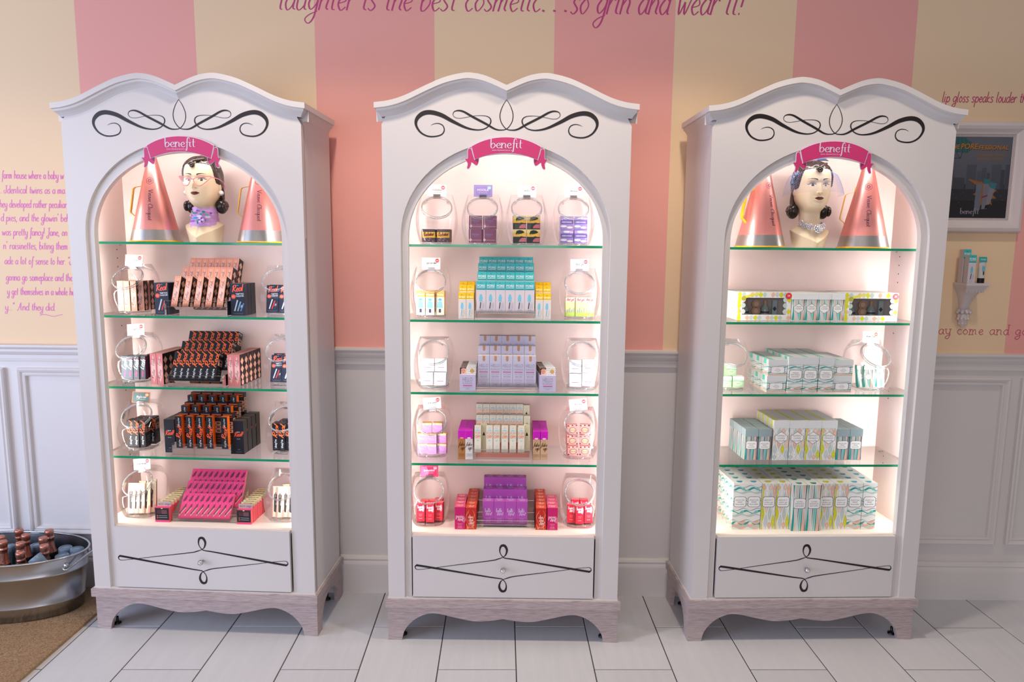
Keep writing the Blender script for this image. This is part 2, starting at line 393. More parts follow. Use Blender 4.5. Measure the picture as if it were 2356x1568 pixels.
def stripes():
    m = mat('striped_wallpaper', '#d9b59a', 0.7); nt = m.node_tree; b = nt.nodes['Principled BSDF']
    tc = nt.nodes.new('ShaderNodeTexCoord'); sx = nt.nodes.new('ShaderNodeSeparateXYZ'); nt.links.new(tc.outputs['Object'], sx.inputs[0])
    a = nt.nodes.new('ShaderNodeMath'); a.operation = 'SUBTRACT'; a.inputs[1].default_value = 0.1865 - 0.4908*8; nt.links.new(sx.outputs['X'], a.inputs[0])
    d = nt.nodes.new('ShaderNodeMath'); d.operation = 'DIVIDE'; d.inputs[1].default_value = 0.4908*2; nt.links.new(a.outputs[0], d.inputs[0])
    f = nt.nodes.new('ShaderNodeMath'); f.operation = 'FRACT'; nt.links.new(d.outputs[0], f.inputs[0])
    g = nt.nodes.new('ShaderNodeMath'); g.operation = 'LESS_THAN'; g.inputs[1].default_value = 0.5; nt.links.new(f.outputs[0], g.inputs[0])
    mx = nt.nodes.new('ShaderNodeMix'); mx.data_type = 'RGBA'; mx.inputs['A'].default_value = lin('#f0d3ae'); mx.inputs['B'].default_value = lin('#f0aca2')
    nt.links.new(g.outputs[0], mx.inputs['Factor']); nt.links.new(mx.outputs['Result'], b.inputs['Base Color'])
    n = nt.nodes.new('ShaderNodeTexNoise'); n.inputs['Scale'].default_value = 350; nt.links.new(tc.outputs['Object'], n.inputs['Vector'])
    bp = nt.nodes.new('ShaderNodeBump'); bp.inputs['Strength'].default_value = .08; bp.inputs['Distance'].default_value = .001
    nt.links.new(n.outputs['Fac'], bp.inputs['Height']); nt.links.new(bp.outputs[0], b.inputs['Normal'])
stripes()

# ------------------------------------------------------------------ floor of staggered tiles
TX, TY = 0.291, 0.582
fm = Matrix.Rotation(0.02, 4, 'Z')
mb = MB(); mb.box(-3.4, 3.4, -4.2, 0.12, -0.03, -0.0022, 'grout')
floor = obj('floor', mb, None, None, 'pale grey floor of long staggered tiles with dark joints', None, None, 'structure')
mb = MB(); g = .0021; b = .0012
mb.add([(x, y, z) for z, q in ((-.003, 0), (0 - b, 0), (0, b)) for x, y in ((g+q, g+q), (TX-g-q, g+q), (TX-g-q, TY-g-q), (g+q, TY-g-q))],
       [(0, 1, 5, 4), (1, 2, 6, 5), (2, 3, 7, 6), (3, 0, 4, 7), (4, 5, 9, 8), (5, 6, 10, 9), (6, 7, 11, 10), (7, 4, 8, 11), (8, 9, 10, 11)], 'floor_tile')
tile_me = mb.mesh('tile')
for i in range(-9, 10):
    for j in range(-3, 2):
        y = (-0.292 if i % 2 == 0 else -0.583) + j*TY
        x = 0.043 + i*TX
        if y > .1: continue
        obj('tile', tile_me, floor, fm @ Matrix.Translation((x, y, 0)))

# ------------------------------------------------------------------ striped wall, wainscot, chair rail, baseboard
mb = MB(); mb.box(-3.6, 3.6, 0, 0.1, 1.06, 3.3, 'striped_wallpaper')
wall = obj('wall_back', mb, None, None, 'cream and pink vertically striped wall above a white wainscot', None, None, 'structure')
mb = MB(); mb.box(-3.6, 3.6, 0.004, 0.1, 0.0, 1.08, 'wainscot_paint')
obj('wainscot_board', mb, wall)
def sweep_x(prof, x0, x1, k):
    m = MB(); m.grid([[(x0, y, z) for y, z in prof], [(x1, y, z) for y, z in prof]], k, False, False, True); return m
obj('trim_1', sweep_x([(.004, 1.045), (-.008, 1.045), (-.010, 1.058), (-.010, 1.072), (-.016, 1.078), (-.022, 1.088), (-.022, 1.098), (-.030, 1.104), (-.034, 1.110), (-.034, 1.118), (.004, 1.120)], -3.6, 3.6, 'wainscot_paint'), None, None, 'white moulded chair rail along the striped wall', None, None, 'structure')
obj('baseboard_back', sweep_x([(.004, .172), (-.004, .172), (-.010, .166), (-.016, .158), (-.013, .150), (-.018, .142), (-.020, .134), (-.020, 0.0), (.004, 0.0)], -3.6, 3.6, 'wainscot_paint'), None, None, 'tall white baseboard with a moulded top edge', None, None, 'structure')
def moulding(x0, x1, z0, z1):
    m = MB(); prof = [(0, .004), (0, -.012), (.006, -.016), (.014, -.013), (.020, -.006), (.026, -.010), (.033, -.008), (.036, .004)]
    rows = []
    for q, y in prof: rows.append([(x0+q, y, z0+q), (x1-q, y, z0+q), (x1-q, y, z1-q), (x0+q, y, z1-q)])
    m.grid(rows, 'wainscot_paint', True, False); return m
for x0, x1 in ((-3.1, -2.195), (-2.135, -1.36), (1.42, 2.187), (2.235, 3.1)):
    obj('panel_moulding', moulding(x0, x1, .257, 1.013), wall)
FW = lambda u, v, e: (u, -.0001 - e, v)
mb = MB(); mb.pen(FW, 'laughter is the best cosmetic', -.945, 2.505, .060, 'wall_pink', 'script', .060, align='l', w=1.07)
mb.pen(FW, '...', .13, 2.505, .06, 'wall_pink', 'script', .12, align='l', track=.4)
mb.pen(FW, 'so grin and wear it!', .245, 2.497, .062, 'wall_pink', 'script', .060, align='l', w=.70)
obj('lettering', mb, wall, None, 'magenta handwritten line at the top of the wall')
mb = MB()
for (t, xr, z) in (('a farm house where a baby w', -1.872, 1.822), ('... Identical twins as a ma', -1.872, 1.761), ('hey developed rather peculiar', -1.868, 1.702),
                   ('d pies, and the glowin\' beh', -1.862, 1.645), ('was pretty fancy! Jane, on', -1.875, 1.585), ('n\' raisinettes, biting them i', -1.862, 1.527),
                   ('ade a lot of sense to her. "I', -1.862, 1.463), ('gonna go someplace and they', -1.855, 1.393), ('y get themselves in a whole hea', -1.852, 1.332)):
    mb.lay = 0; mb.pen(FW, t, xr, z, .0178, 'script_pink', 'script', .105, align='r', w=xr + 2.155, slant=.12)
mb.lay = 0; mb.pen(FW, 'y..." And they did.', -1.95, 1.265, .0178, 'script_pink', 'script', .105, align='r', w=.22, slant=.12)
mb.strip(FW, [(-2.02 + .1*i/8, 1.243 + .004*math.sin(i)) for i in range(9)], [(-2.02 + .1*i/8, 1.2455 + .004*math.sin(i)) for i in range(9)], 'script_pink')
obj('lettering', mb, wall, None, 'nine lines of small pink handwriting beside the arched cabinet')
mb = MB(); mb.pen(FW, 'lip gloss speaks louder th', 1.787, 2.163, .0225, 'wall_rose', 'plain', .10, align='l', w=.345, slant=.12)
obj('lettering', mb, wall, None, 'rose handwritten line above the framed poster')
mb = MB(); mb.pen(FW, 'ay come and go', 1.858, 1.200, .0225, 'wall_rose', 'slab', .08, align='l', w=.382, track=.12)
obj('lettering', mb, wall, None, 'rose typewriter line below the bracket shelf')

# ------------------------------------------------------------------ arched display cabinets
TOPH = [(-.472, 2.060), (-.42, 2.067), (-.364, 2.084), (-.286, 2.120), (-.224, 2.146), (-.163, 2.161), (-.124, 2.163), (-.071, 2.152), (0, 2.122)]
TOPL = crom(TOPH, 4); TOPC = TOPL + [(-x, z) for x, z in TOPL[-2::-1]]
def ztop(x):
    x = -abs(x)
    for (a, za), (b, zb) in zip(TOPL, TOPL[1:]):
        if a <= x <= b: return za + (zb-za)*(x-a)/(b-a)
    return TOPL[0][1]
def archpts(a, b, zs, z0, n=44):
    p = [(-a, z0 + (zs-z0)*i/6) for i in range(6)]
    p += [(-a*math.cos(math.pi*i/n), zs + b*math.sin(math.pi*i/n)) for i in range(n+1)]
    return p + [(a, z0 + (zs-z0)*i/6) for i in range(5, -1, -1)]
A1 = (.386, .345, 1.585, .182); A2 = (.360, .306, 1.584, .182)
def cab_meshes():
    M = {}
    # face with arched cut-out
    P = archpts(*A1); Q = []; zs = A1[2]; zc = ztop(.45) - .046
    for x, z in P:
        if z <= zs + 1e-6: Q.append((.45 if x > 0 else -.45, z)); continue
        t = z - zs; ax = abs(x); s = 1 if x > 0 else -1
        ang = math.atan2(t, ax); ca = math.atan2(zc - zs, .45)
        if ang < ca: Q.append((s*.45, zs + (zc - zs)*(math.tan(ang)/math.tan(ca))))
        else:
            f = (math.pi/2 - ang)/(math.pi/2 - ca); qx = s*.45*f; Q.append((qx, ztop(qx) - .04))
    mb = MB(); n = len(P)
    mb.add([(x, 0, z) for x, z in P] + [(x, 0, z) for x, z in Q], [(i, i+1, n+i+1, n+i) for i in range(n-1)], 'white_paint')
    mb.add([(x, 0, z) for x, z in P] + [(x*.997, .012, z) for x, z in P], [(i+1, i, n+i, n+i+1) for i in range(n-1)], 'white_paint', True)
    mb.add([(x, 0, z) for x, z in Q] + [(x, .03, z) for x, z in Q], [(i, i+1, n+i+1, n+i) for i in range(n-1)], 'white_paint')
    for s in (-1, 1): mb.box(min(s*.386, s*.45), max(s*.386, s*.45), .0125, .024, .182, 1.58, 'white_paint')
    M['face_frame'] = mb
    P2 = archpts(*A2); mb = MB()
    mb.add([(x, .012, z) for x, z in P] + [(x, .012, z) for x, z in P2], [(i+1, i, n+i, n+i+1) for i in range(n-1)], 'white_paint')
    mb.add([(x, .012, z) for x, z in P2] + [(x, .036, z) for x, z in P2], [(i+1, i, n+i, n+i+1) for i in range(n-1)], 'white_paint', True)
    mb.add([(x, .036, z) for x, z in P2] + [(x*1.10, .036, z) for x, z in P], [(i+1, i, n+i, n+i+1) for i in range(n-1)], 'white_paint')
    M['arch_trim'] = mb
    mb = MB(); prof = [(0, -.047), (.003, -.041), (.008, -.034), (.015, -.028), (.016, -.021), (.0225, -.0195), (.0225, 0)]
    rows = [[(x*(.45+p)/.472, -p, z + dz) for x, z in TOPC] for p, dz in prof]
    rows.append([(x, .022, z) for x, z in TOPC]); rows.append([(x, .022, z - .06) for x, z in TOPC])
    mb.grid(rows, 'white_paint', False, False)
    for s in (-1, 1):
        z0 = TOPC[0][1]
        rows = [[(s*(.45+p), -p, z0+dz), (s*(.45+p), .333, z0+dz)] for p, dz in prof] + [[(s*.40, .0, z0), (s*.40, .333, z0)]]
        mb.grid(rows, 'white_paint', False, False, s < 0)
        mb.add([(s*(.45+p), .333, z0+dz) for p, dz in prof] + [(s*.40, .333, z0), (s*.40, .333, z0-.047)], [tuple(range(len(prof)+2))], 'white_paint')
    mb.box(-.449, .449, .02, .33, 2.03, 2.045, 'white_paint')
    M['cornice'] = mb
    mb = MB(); mb.box(-.45, -.4285, .024, .328, .182, 2.03, 'white_paint'); M['side_l'] = mb
    mb = MB(); mb.box(.4285, .45, .024, .328, .182, 2.03, 'white_paint'); M['side_r'] = mb
    mb = MB(); mb.box(-.4275, .4275, .312, .326, .19, 2.02, 'pink_lining'); M['back_panel'] = mb
    for s, nm in ((-1, 'lin_l'), (1, 'lin_r')):
        mb = MB(); mb.box(min(s*.4235, s*.428), max(s*.4235, s*.428), .038, .312, .44, 1.95, 'pink_lining')
        F = lambda u, v, e, s=s: (s*(.4235 - e), u, v)
        for z in (1.53, 1.495, 1.46, 1.425, 1.25, 1.215, .97, .94, .69, .66): mb.disc(F, .245, z, .003, .003, 'hole', 8)
        M[nm] = mb
    mb = MB(); mb.box(-.4275, .4275, .02, .312, .424, .4401, 'deck_white'); M['deck'] = mb
    mb = MB(); mb.box(-.4275, .4275, .036, .312, 1.95, 1.962, 'pink_lining'); M['ceiling_board'] = mb
    # drawer
    mb = MB(); e = .0015
    mb.box(-.3535, .3535, .0, .02, .187, .4385, 'white_paint'); M['drawer_front'] = mb
    mb = MB(); mb.lathe([(.004, 0), (.004, .006), (.0075, .010), (.0105, .016), (.0105, .020), (.0075, .026), (.003, .0285)], 'crystal', 16, cap1=True)
    mb.v = [(x, -z, y) for x, y, z in mb.v]; M['knob'] = mb
    half = [(1150,290,2.5),(1172,268,5),(1182,228,8),(1168,194,9.5),(1150,185,9.5),(1130,194,8),(1121,228,5),(1128,262,3),(1150,290,3.5),(1172,300,4),(1260,312,5),(1560,360,7),(1860,408,8),(1893,410,6),(1906,396,3.5),(1895,377,2.5),(1868,375,2),(1780,385,2),(1560,418,2.5),(1260,461,3.5),(1195,477,4)]
    full = half + [(2300-x, 785-y, w) for x, y, w in half]
    mb = MB(); band(mb, [((x-1150)*4.559e-4, .3085 - (y-392.5)*4.559e-4, w*5.2e-4) for x, y, w in full], True, -.0006); M['ornament'] = mb
    # scroll
    hs = [(0,282,1.5),(-28,325,2.5),(-48,385,3),(-40,440,3),(-4,487,3),(40,497,4),(85,490,6),(150,455,8),(250,405,8),(310,372,7),(350,361,5.5),(385,368,3),(396,390,2),(380,410,1.6),(345,416,1.5),(290,407,1.5),(230,397,1.5),(160,397,2.2),(124,412,3.5),(116,440,4.5),(135,472,4),(172,492,4),(225,497,5),(300,482,8),(400,437,12),(480,395,15),(560,375,16),(620,384,16),(662,420,13),(670,465,9),(640,515,6.5),(590,543,5.5),(535,547,5),(482,533,4.5),(461,503,4),(470,470,3.5),(500,454,3),(535,456,2),(562,468,.6)]
    mb = MB()
    for s in (1, -1): band(mb, [(s*x*4.857e-4, 2.076 - (y-282)*4.9e-4, w*4.9e-4) for x, y, w in hs], False, -.0006 - (.0002 if s > 0 else 0))
    M['scroll'] = mb
    # banner
    def B(grow, y, k, tails=True):
        m = MB(); up, lo = [], []; N = 16
        for i in range(N+1):
            t = -1 + 2*i/N; x = 276*t; top = 62 + 73*t*t*(.75 + .25*abs(t)); bx = 250*t; bot = 182 + 53*abs(t)**2
            up.append((x*(1 + grow*.02), top - grow*4.5)); lo.append((bx*(1 + grow*.02), bot + grow*4.5))
        q = lambda p: (p[0]*4.52e-4, 1.9445 - (p[1]-62)*4.52e-4)
        poly = [q(p) for p in up] + [q(p) for p in lo[::-1]]
        U, L = [q(p) for p in up], [q(p) for p in lo]; n = len(U)
        m.add([(x, y, z) for x, z in U] + [(x, y, z) for x, z in L], [(i+1, i, n+i, n+i+1) for i in range(n-1)], k)
        per = U + L[::-1]; pn = len(per)
        m.add([(x, y, z) for x, z in per] + [(x, y + .003, z) for x, z in per], [(i, (i+1) % pn, pn + (i+1) % pn, pn + i) for i in range(pn)], 'sign_edge')
        return m
    def T(s, grow, y, k):
        m = MB(); g = grow*4.5
        tail = [(-304-g, 96-g), (-282+g, 92-g), (-272+g, 128), (-256+g, 168), (-250, 178), (-226+g, 150), (-222+g, 190), (-235, 218+g), (-262, 203+g), (-278, 195), (-284+g, 215), (-296, 240+g*1.5), (-312-g, 241+g), (-306-g, 205), (-328-g*1.3, 168-g), (-306-g, 165)]
        poly = [(s*x*4.52e-4, 1.9445 - (yy)*4.52e-4) for x, yy in crom(tail, 3, True)]
        if s > 0: poly = poly[::-1]
        m.prism(poly, y, y + .002, k); return m
    M['banner_edge'] = B(1, -.0065, 'sign_edge'); M['banner'] = B(0, -.0072, 'sign_pink')
    M['tail_l'] = T(1, 0, -.0052, 'sign_pink'); M['tail_r'] = T(-1, 0, -.0052, 'sign_pink')
    M['taile_l'] = T(1, 1, -.0040, 'sign_edge'); M['taile_r'] = T(-1, 1, -.0040, 'sign_edge')
    for s in (-1, 1):
        m = MB(); m.prism([(s*x*4.52e-4, 1.9445 - yy*4.52e-4) for x, yy in ([(248, 178), (224, 152), (221, 188), (230, 196)] if s < 0 else [(248, 178), (230, 196), (221, 188), (224, 152)])], -.0056, -.0046, 'sign_dark'); M['fold%d' % s] = m
    m = MB(); F = lambda u, v, e: (u, -.0078 - e, v)
    m.pen(F, 'benefit', 0.0, 1.9062, .0180, 'sign_edge', 'serif', .115, w=.116)
    m.text(F, 'SAN FRANCISCO', -.018, 1.8965, .0065, 'sign_edge', w=.066)
    m.disc(F, .020, 1.8985, .0016, .0016, 'sign_edge'); M['sign_lettering'] = m
    # base
    mb = MB(); mb.box(-.4614, .4614, -.0105, .3474, .146, .179, 'washed_oak'); mb.box(-.4535, .4535, -.003, .34, .179, .183, 'white_paint'); M['plinth'] = mb
    cut = crom([(-.400, 0), (-.392, .035), (-.372, .066), (-.340, .094), (-.295, .113), (-.250, .112), (-.19, .098), (-.114, .083), (-.05, .086), (0, .094)], 3)
    cut = cut + [(-x, z) for x, z in cut[-2::-1]]; full = [(-.4545, 0)] + cut + [(.4545, 0)]
    m = MB(); n = len(full); up = [(x, .146) for x, z in full]
    for y, fl in ((.006, 0), (.026, 1)):
        m.add([(x, y, z) for x, z in full] + [(x, y, z) for x, z in up], [((i, i+1, n+i+1, n+i) if not fl else (i+1, i, n+i, n+i+1)) for i in range(n-1)], 'washed_oak')
    m.add([(x, .006, z) for x, z in full] + [(x, .026, z) for x, z in full], [(i+1, i, n+i, n+i+1) for i in range(n-1)], 'washed_oak')
    m.add([(x, y, z) for x in (-.4545, .4545) for y in (.006, .026) for z in (0, .146)], [(0, 1, 3, 2), (4, 6, 7, 5)], 'washed_oak')
    M['apron'] = m
    sc = crom([(.060, 0), (.066, .04), (.095, .09), (.145, .112), (.20, .112), (.255, .09), (.284, .04), (.290, 0)], 3)
    for s, nm in ((-1, 'sa_l'), (1, 'sa_r')):
        m = MB(); pts = [(.026, 0)] + sc + [(.343, 0)]; n = len(pts)
        for x, fl in ((s*.4545, s < 0), (s*.4345, s > 0)):
            m.add([(x, y, z) for y, z in pts] + [(x, y, .146) for y, z in pts], [((i, i+1, n+i+1, n+i) if not fl else (i+1, i, n+i, n+i+1)) for i in range(n-1)], 'washed_oak')
        m.add([(s*.4545, y, z) for y, z in pts] + [(s*.4345, y, z) for y, z in pts], [(i, i+1, n+i+1, n+i) for i in range(n-1)], 'washed_oak')
        m.add([(s*x, .343, z) for x in (.4345, .4545) for z in (0, .146)], [(0, 2, 3, 1)], 'washed_oak')
        M[nm] = m
    m = MB(); m.lathe([(.014, 0), (.014, .006), (.005, .008), (.005, .03)], 'dark_metal', 12, cap0=True); M['leveler'] = m
    m = MB(); m.box(-.0055, .0055, 0, .004, .462, 1.75, 'led_strip'); M['led'] = m
    m = MB(); m.box(-.30, .30, 0, .004, 1.938, 1.946, 'led_strip'); M['ledtop'] = m
    m = MB(); m.box(-.004, .004, 0, .008, -.006, 0, 'chrome'); M['pin'] = m
    # shelf: thin clear faces, green edge all round
    m = MB(); y0, y1, t = .044, .306, .0095; x = .4215
    V = [(sx*x, y, z) for z in (-t, -.0004) for y in (y0, y1) for sx in (-1, 1)]
    m.add(V, [(4, 5, 7, 6)], 'shelf_glass'); m.add(V, [(0, 1, 5, 4)], 'glass_edge'); m.add(V, [(1, 3, 7, 5), (3, 2, 6, 7), (2, 0, 4, 6)], 'shelf_glass')
    M['shelf'] = m
    return {k: v.mesh(k) for k, v in M.items()}
def band(mb, pts, closed, y):
    c = crom(pts, 4, closed); N = len(c); A, Bq = [], []
    for i, (x, z, w) in enumerate(c):
        if closed: p0, p1 = c[i-1], c[(i+1) % N]
        else: p0, p1 = c[max(i-1, 0)], c[min(i+1, N-1)]
        dx, dz = p1[0]-p0[0], p1[1]-p0[1]; L = math.hypot(dx, dz) or 1
        A.append((x - dz/L*w, y, z + dx/L*w)); Bq.append((x + dz/L*w, y, z - dx/L*w))
    if closed: A.append(A[0]); Bq.append(Bq[0]); N += 1
    for i in range(N-1):   # each little piece lies a hair above the last so that crossings never fight
        e = -1e-7*i
        mb.add([(p[0], p[1]+e, p[2]) for p in (A[i], A[i+1], Bq[i+1], Bq[i])], [(0, 3, 2, 1)], 'black_vinyl')
CM = cab_meshes()
def cabinet(k, label):
    r = empty('display_cabinet', cabm(k), label, 'cabinet', 'arched white display cabinets')
    P = lambda n, key, par=r, mw=None, lab=None: obj(n, CM[key], par, mw, lab)
    P('face_frame', 'face_frame'); P('arch_trim', 'arch_trim'); P('cornice', 'cornice')
    P('side_panel', 'side_l'); P('side_panel', 'side_r'); P('back_panel', 'back_panel', lab='pale pink back panel')
    P('side_lining', 'lin_l', lab='pale pink inner side'); P('side_lining', 'lin_r', lab='pale pink inner side'); P('bottom_deck', 'deck'); P('inner_ceiling', 'ceiling_board')
    d = P('drawer', 'drawer_front'); P('knob', 'knob', d, Matrix.Translation((0, 0, .308)), 'round crystal knob'); P('ornament', 'ornament', d, None, 'black looped diamond line')
    P('scroll_ornament', 'scroll', lab='black calligraphic scroll')
    b = P('banner', 'banner', lab='magenta ribbon banner with pale lettering')
    for q in ('banner_edge',): P('outline', q, b)
    for q in ('tail_l', 'tail_r'): P('ribbon_tail', q, b)
    for q in ('taile_l', 'taile_r'): P('outline', q, b)
    P('ribbon_fold', 'fold-1', b); P('ribbon_fold', 'fold1', b); P('lettering', 'sign_lettering', b)
    P('plinth', 'plinth', lab='washed oak plinth'); P('apron', 'apron', lab='washed oak scalloped apron with feet'); P('side_apron', 'sa_l'); P('side_apron', 'sa_r')
    for x in (-.40, .40):
        for y in (.05, .30): P('leveling_foot', 'leveler', r, Matrix.Translation((x, y, 0)))
    for s in (-1, 1):
        P('light_strip', 'led', r, Matrix.Translation((s*.401, .038, 0)), 'lit vertical strip lamp')
    P('light_strip', 'ledtop', r, Matrix.Translation((0, .040, 0)), 'lit strip lamp under the arch')
    for i in range(1, 5):
        g = P('glass_shelf', 'shelf', r, Matrix.Translation((0, 0, SZ[i])), 'clear glass shelf with green edge')
        for s in (-1, 1):
            for y in (.08, .26): P('shelf_pin', 'pin', g, Matrix.Translation((s*.4175, y, -.0095)))
    return r
cabinet('L', 'white arched cabinet holding black and peach cartons, beside the metal tub')
cabinet('C', 'white arched cabinet with four clear jars on its top shelf')
cabinet('R', 'white arched cabinet filled with mint and yellow patterned boxes')

# ------------------------------------------------------------------ cartons: each kind is built once with its print
def carton(w, d, h, k, draw=None, top=None, side=None):
    mb = MB(); mb.box(-w/2, w/2, 0, d, 0, h, k)
    e = EPS*.5
    if top: mb.add([(-w/2, 0, h+e), (w/2, 0, h+e), (w/2, d, h+e), (-w/2, d, h+e)], [(0, 1, 2, 3)], top)
    if side:
        mb.add([(w/2+e, 0, 0), (w/2+e, d, 0), (w/2+e, d, h), (w/2+e, 0, h)], [(0, 1, 2, 3)], side)
        mb.add([(-w/2-e, d, 0), (-w/2-e, 0, 0), (-w/2-e, 0, h), (-w/2-e, d, h)], [(0, 1, 2, 3)], side)
    if draw: draw(mb, Ffront(w))
    return mb
def lines(mb, F, u0, u1, v, n, gap, k, t=.0007):
    for i in range(n):
        q = (u1-u0)*.08*((i*7) % 3); mb.rect(F, u0+q, v - i*gap, u1-q, v - i*gap + t, k)
PR = {}
# --- left cabinet
W_, D_, H_ = .025, .04, .124
def d_(mb, F):
    w, h = W_, H_
    mb.poly(F, [(.0125, .006), (.0215, .045), (.021, .075), (.0125, .118), (.004, .075), (.0035, .045)], '#f3c3bb')
    mb.pen(F, 'Roller', .0165, .040, .0062, '#2a1a1c', 'script', .11, rot=82, w=.040)
    mb.pen(F, 'Lash', .0165, .088, .0062, '#2a1a1c', 'script', .11, rot=82, w=.028)
    lines(mb, F, .005, .020, .014, 4, .0028, '#c98874'); lines(mb, F, .004, .021, .119, 1, .003, '#c9776a')
    R = Fright(w)
    for v in (.035, .066, .097):
        mb.poly(R, [(.020, v-.015), (.034, v), (.020, v+.015), (.006, v)], '#eeb29c'); lines(mb, R, .014, .026, v+.002, 2, .0035, '#b98070', .0006)
    mb.disc(R, .020, .012, .010, .010, '#efb6a2'); lines(mb, R, .014, .026, .012, 1, .003, '#7d4a44')
PR['roller'] = Proto('mascara_carton', [('c', carton(W_, D_, H_, '#f0a78e', d_, '#d99b86', '#120c0e'), None)])
PR['roller_pinklit'] = Proto('mascara_carton', [('c', carton(W_, D_, H_, '#de8585', d_, '#c99086', '#120c0e'), None)])  # same peach carton, its pinker light put into the front and top colours
def d_(mb, F):
    w, h = .0255, .117
    mb.pen(F, 'Real', .0195, .052, .0115, '#ee6a32', 'script', .15, rot=80, align='l', w=.056)
    mb.pen(F, '!', .0225, .107, .008, '#ee6a32', 'script', .15, rot=80, align='l')
    mb.text(F, "they're", .017, .030, .0125, '#dfe6ea', w=.037, bold=.012, rot=90)
    lines(mb, F, .006, .020, .008, 1, .003, '#8b8d99')
    R = Fright(w)
    mb.text(R, 'BEYOND', .021, .106, .0095, '#e8ecee', w=.034, bold=.01); lines(mb, R, .012, .032, .1025, 1, .003, '#9a9aa4')
    mb.rect(R, .004, .064, .039, .090, '#c49a86'); mb.disc(R, .024, .080, .011, .004, '#2a1715'); mb.rect(R, .010, .086, .038, .0885, '#4a2c26'); mb.disc(R, .024, .0695, .009, .0035, '#6b4136')
    lines(mb, R, .014, .036, .045, 3, .010, '#8d8f9a', .0012)
PR['mascara'] = Proto('mascara_carton', [('c', carton(.0255, .042, .117, '#0d0b13', d_, '#1a1922', '#0c0b10'), None)])
def d_(mb, F):
    mb.text(F, "they're", .0175, .020, .0115, '#e6eaec', w=.028, bold=.012, rot=90)
    mb.pen(F, 'Real!', .018, .036, .0105, '#ee5f2c', 'script', .16, rot=80, align='l', w=.050)
    mb.text(F, 'push-up liner', .0165, .106, .0095, '#cdd8de', w=.036, bold=.01, rot=90)
    R = Fright(.026)
    lines(mb, R, .006, .016, .060, 6, .006, '#c2530f', .001)
PR['pushup'] = Proto('liner_carton', [('c', carton(.026, .022, .130, '#0d0b12', d_, '#e8701c', '#e36a1a'), None)])
def d_(mb, F):
    mb.rect(F, .002, .131, .040, .135, '#7c2417'); mb.text(F, 'lash-hugging', .021, .1315, .0035, '#ef7a2c', w=.034, bold=.02)
    mb.pen(F, 'gel liner pen', .021, .1225, .0032, '#d4521f', 'script', .2, w=.034)
    for v in (.098, .082, .066):
        mb.rect(F, .014, v-.006, .041, v+.007, '#c29480'); mb.disc(F, .027, v, .009, .0034, '#2a1613'); mb.rect(F, .018, v+.004, .038, v+.0055, '#5a362c')
    for v in (.045, .034, .023): mb.rect(F, .018, v, .034, v+.0012, '#a2431b')
    R = Fright(.042)
    for v in (.112, .098, .084, .070): mb.rect(R, .002, v-.005, .020, v+.006, '#c99f89'); mb.disc(R, .011, v, .006, .003, '#2a1613')
PR['liner_back'] = Proto('liner_carton', [('c', carton(.042, .022, .138, '#0f0b11', d_, '#17131a', '#0e0c12'), None)])
def d_(mb, F):
    mb.text(F, "they're", .021, .089, .0068, '#dfe3e8', w=.014, bold=.012)
    mb.pen(F, 'Real!', .021, .073, .0098, '#ee5a38', 'script', .15, w=.036, rot=6)
    mb.text(F, 'REMOVER', .021, .061, .0042, '#b9bcc8', w=.014)
    mb.text(F, 'benefit', .021, .018, .0042, '#9a9eac', w=.010); lines(mb, F, .008, .034, .010, 2, .003, '#5c6070')
PR['remover'] = Proto('remover_carton', [('c', carton(.042, .036, .137, '#10101d', d_, '#4a4846', '#262422'), None)])
def tempt(blue):
    def d(mb, F):
        mb.text(F, 'benefit', .028, .1165, .0052, '#aab4c0', w=.012)
        mb.pen(F, 'Real', .028, .094, .0135, '#f0624a', 'script', .15, w=.044, rot=8)
        mb.text(F, 'TEMPTING', .037, .0815, .0088, '#d6dce4', w=.032, bold=.012, rot=4); mb.text(F, 'THREESOME', .037, .0735, .0080, '#d6dce4', w=.032, bold=.012, rot=4)
        mb.disc(F, .012, .074, .0088, .0088, '#e3543a'); lines(mb, F, .007, .017, .075, 2, .0035, '#f6b7a4', .0009)
        cs = ['#b8c4d8', '#7fa3c4', '#4b7cab'] if blue else ['#c9ccd8', '#c0392f', '#3a3646']
        for i, c in enumerate(cs):
            u = .012 + .012*i; mb.poly(F, [(u, .018), (u+.005, .017), (u+.018, .060-.006*i), (u+.013, .061-.006*i)], c)
        mb.poly(F, [(.038, .030), (.048, .034), (.047, .042), (.040, .041)], '#8aa0bd' if blue else '#8c90a0')
        lines(mb, F, .006, .050, .009, 2, .003, '#6a7385')
    return carton(.056, .014, .124, '#1b2235', d, '#5d5c5e', '#1d1e26')
PR['tempt_red'] = Proto('gift_set_box', [('c', tempt(False), None)]); PR['tempt_blue'] = Proto('gift_set_box', [('c', tempt(True), None)])
def d_(mb, F):
    w = .0232
    mb.poly(F, [(.0005, .022), (.004, .012), (.0225, .044), (.0225, .060), (.019, .058)], '#5a2b38')
    mb.poly(F, [(.003, .027), (.006, .020), (.020, .046), (.018, .053)], '#7d4a52')
    mb.poly(F, [(.0005, .012), (.002, .009), (.0228, .043), (.0228, .047)], '#f3c8b0')
    mb.poly(F, [(.004, .066), (.017, .074), (.021, .096), (.018, .094)], '#7a2c52')
    mb.pen(F, 'instant', .012, .080, .0042, '#61203f', 'script', .2, rot=60, w=.022)
    for u, v in ((.004, .098), (.017, .064), (.006, .060), (.018, .012)): mb.disc(F, u, v, .001, .001, '#f9a0c4', 6)
    R = Fright(w); mb.rect(R, 0, 0, .0115, .104, '#ee7d92')
PR['brow'] = Proto('brow_carton', [('c', carton(.0232, .0115, .104, '#e9477f', d_, '#f0799c', '#ee8395'), None)])
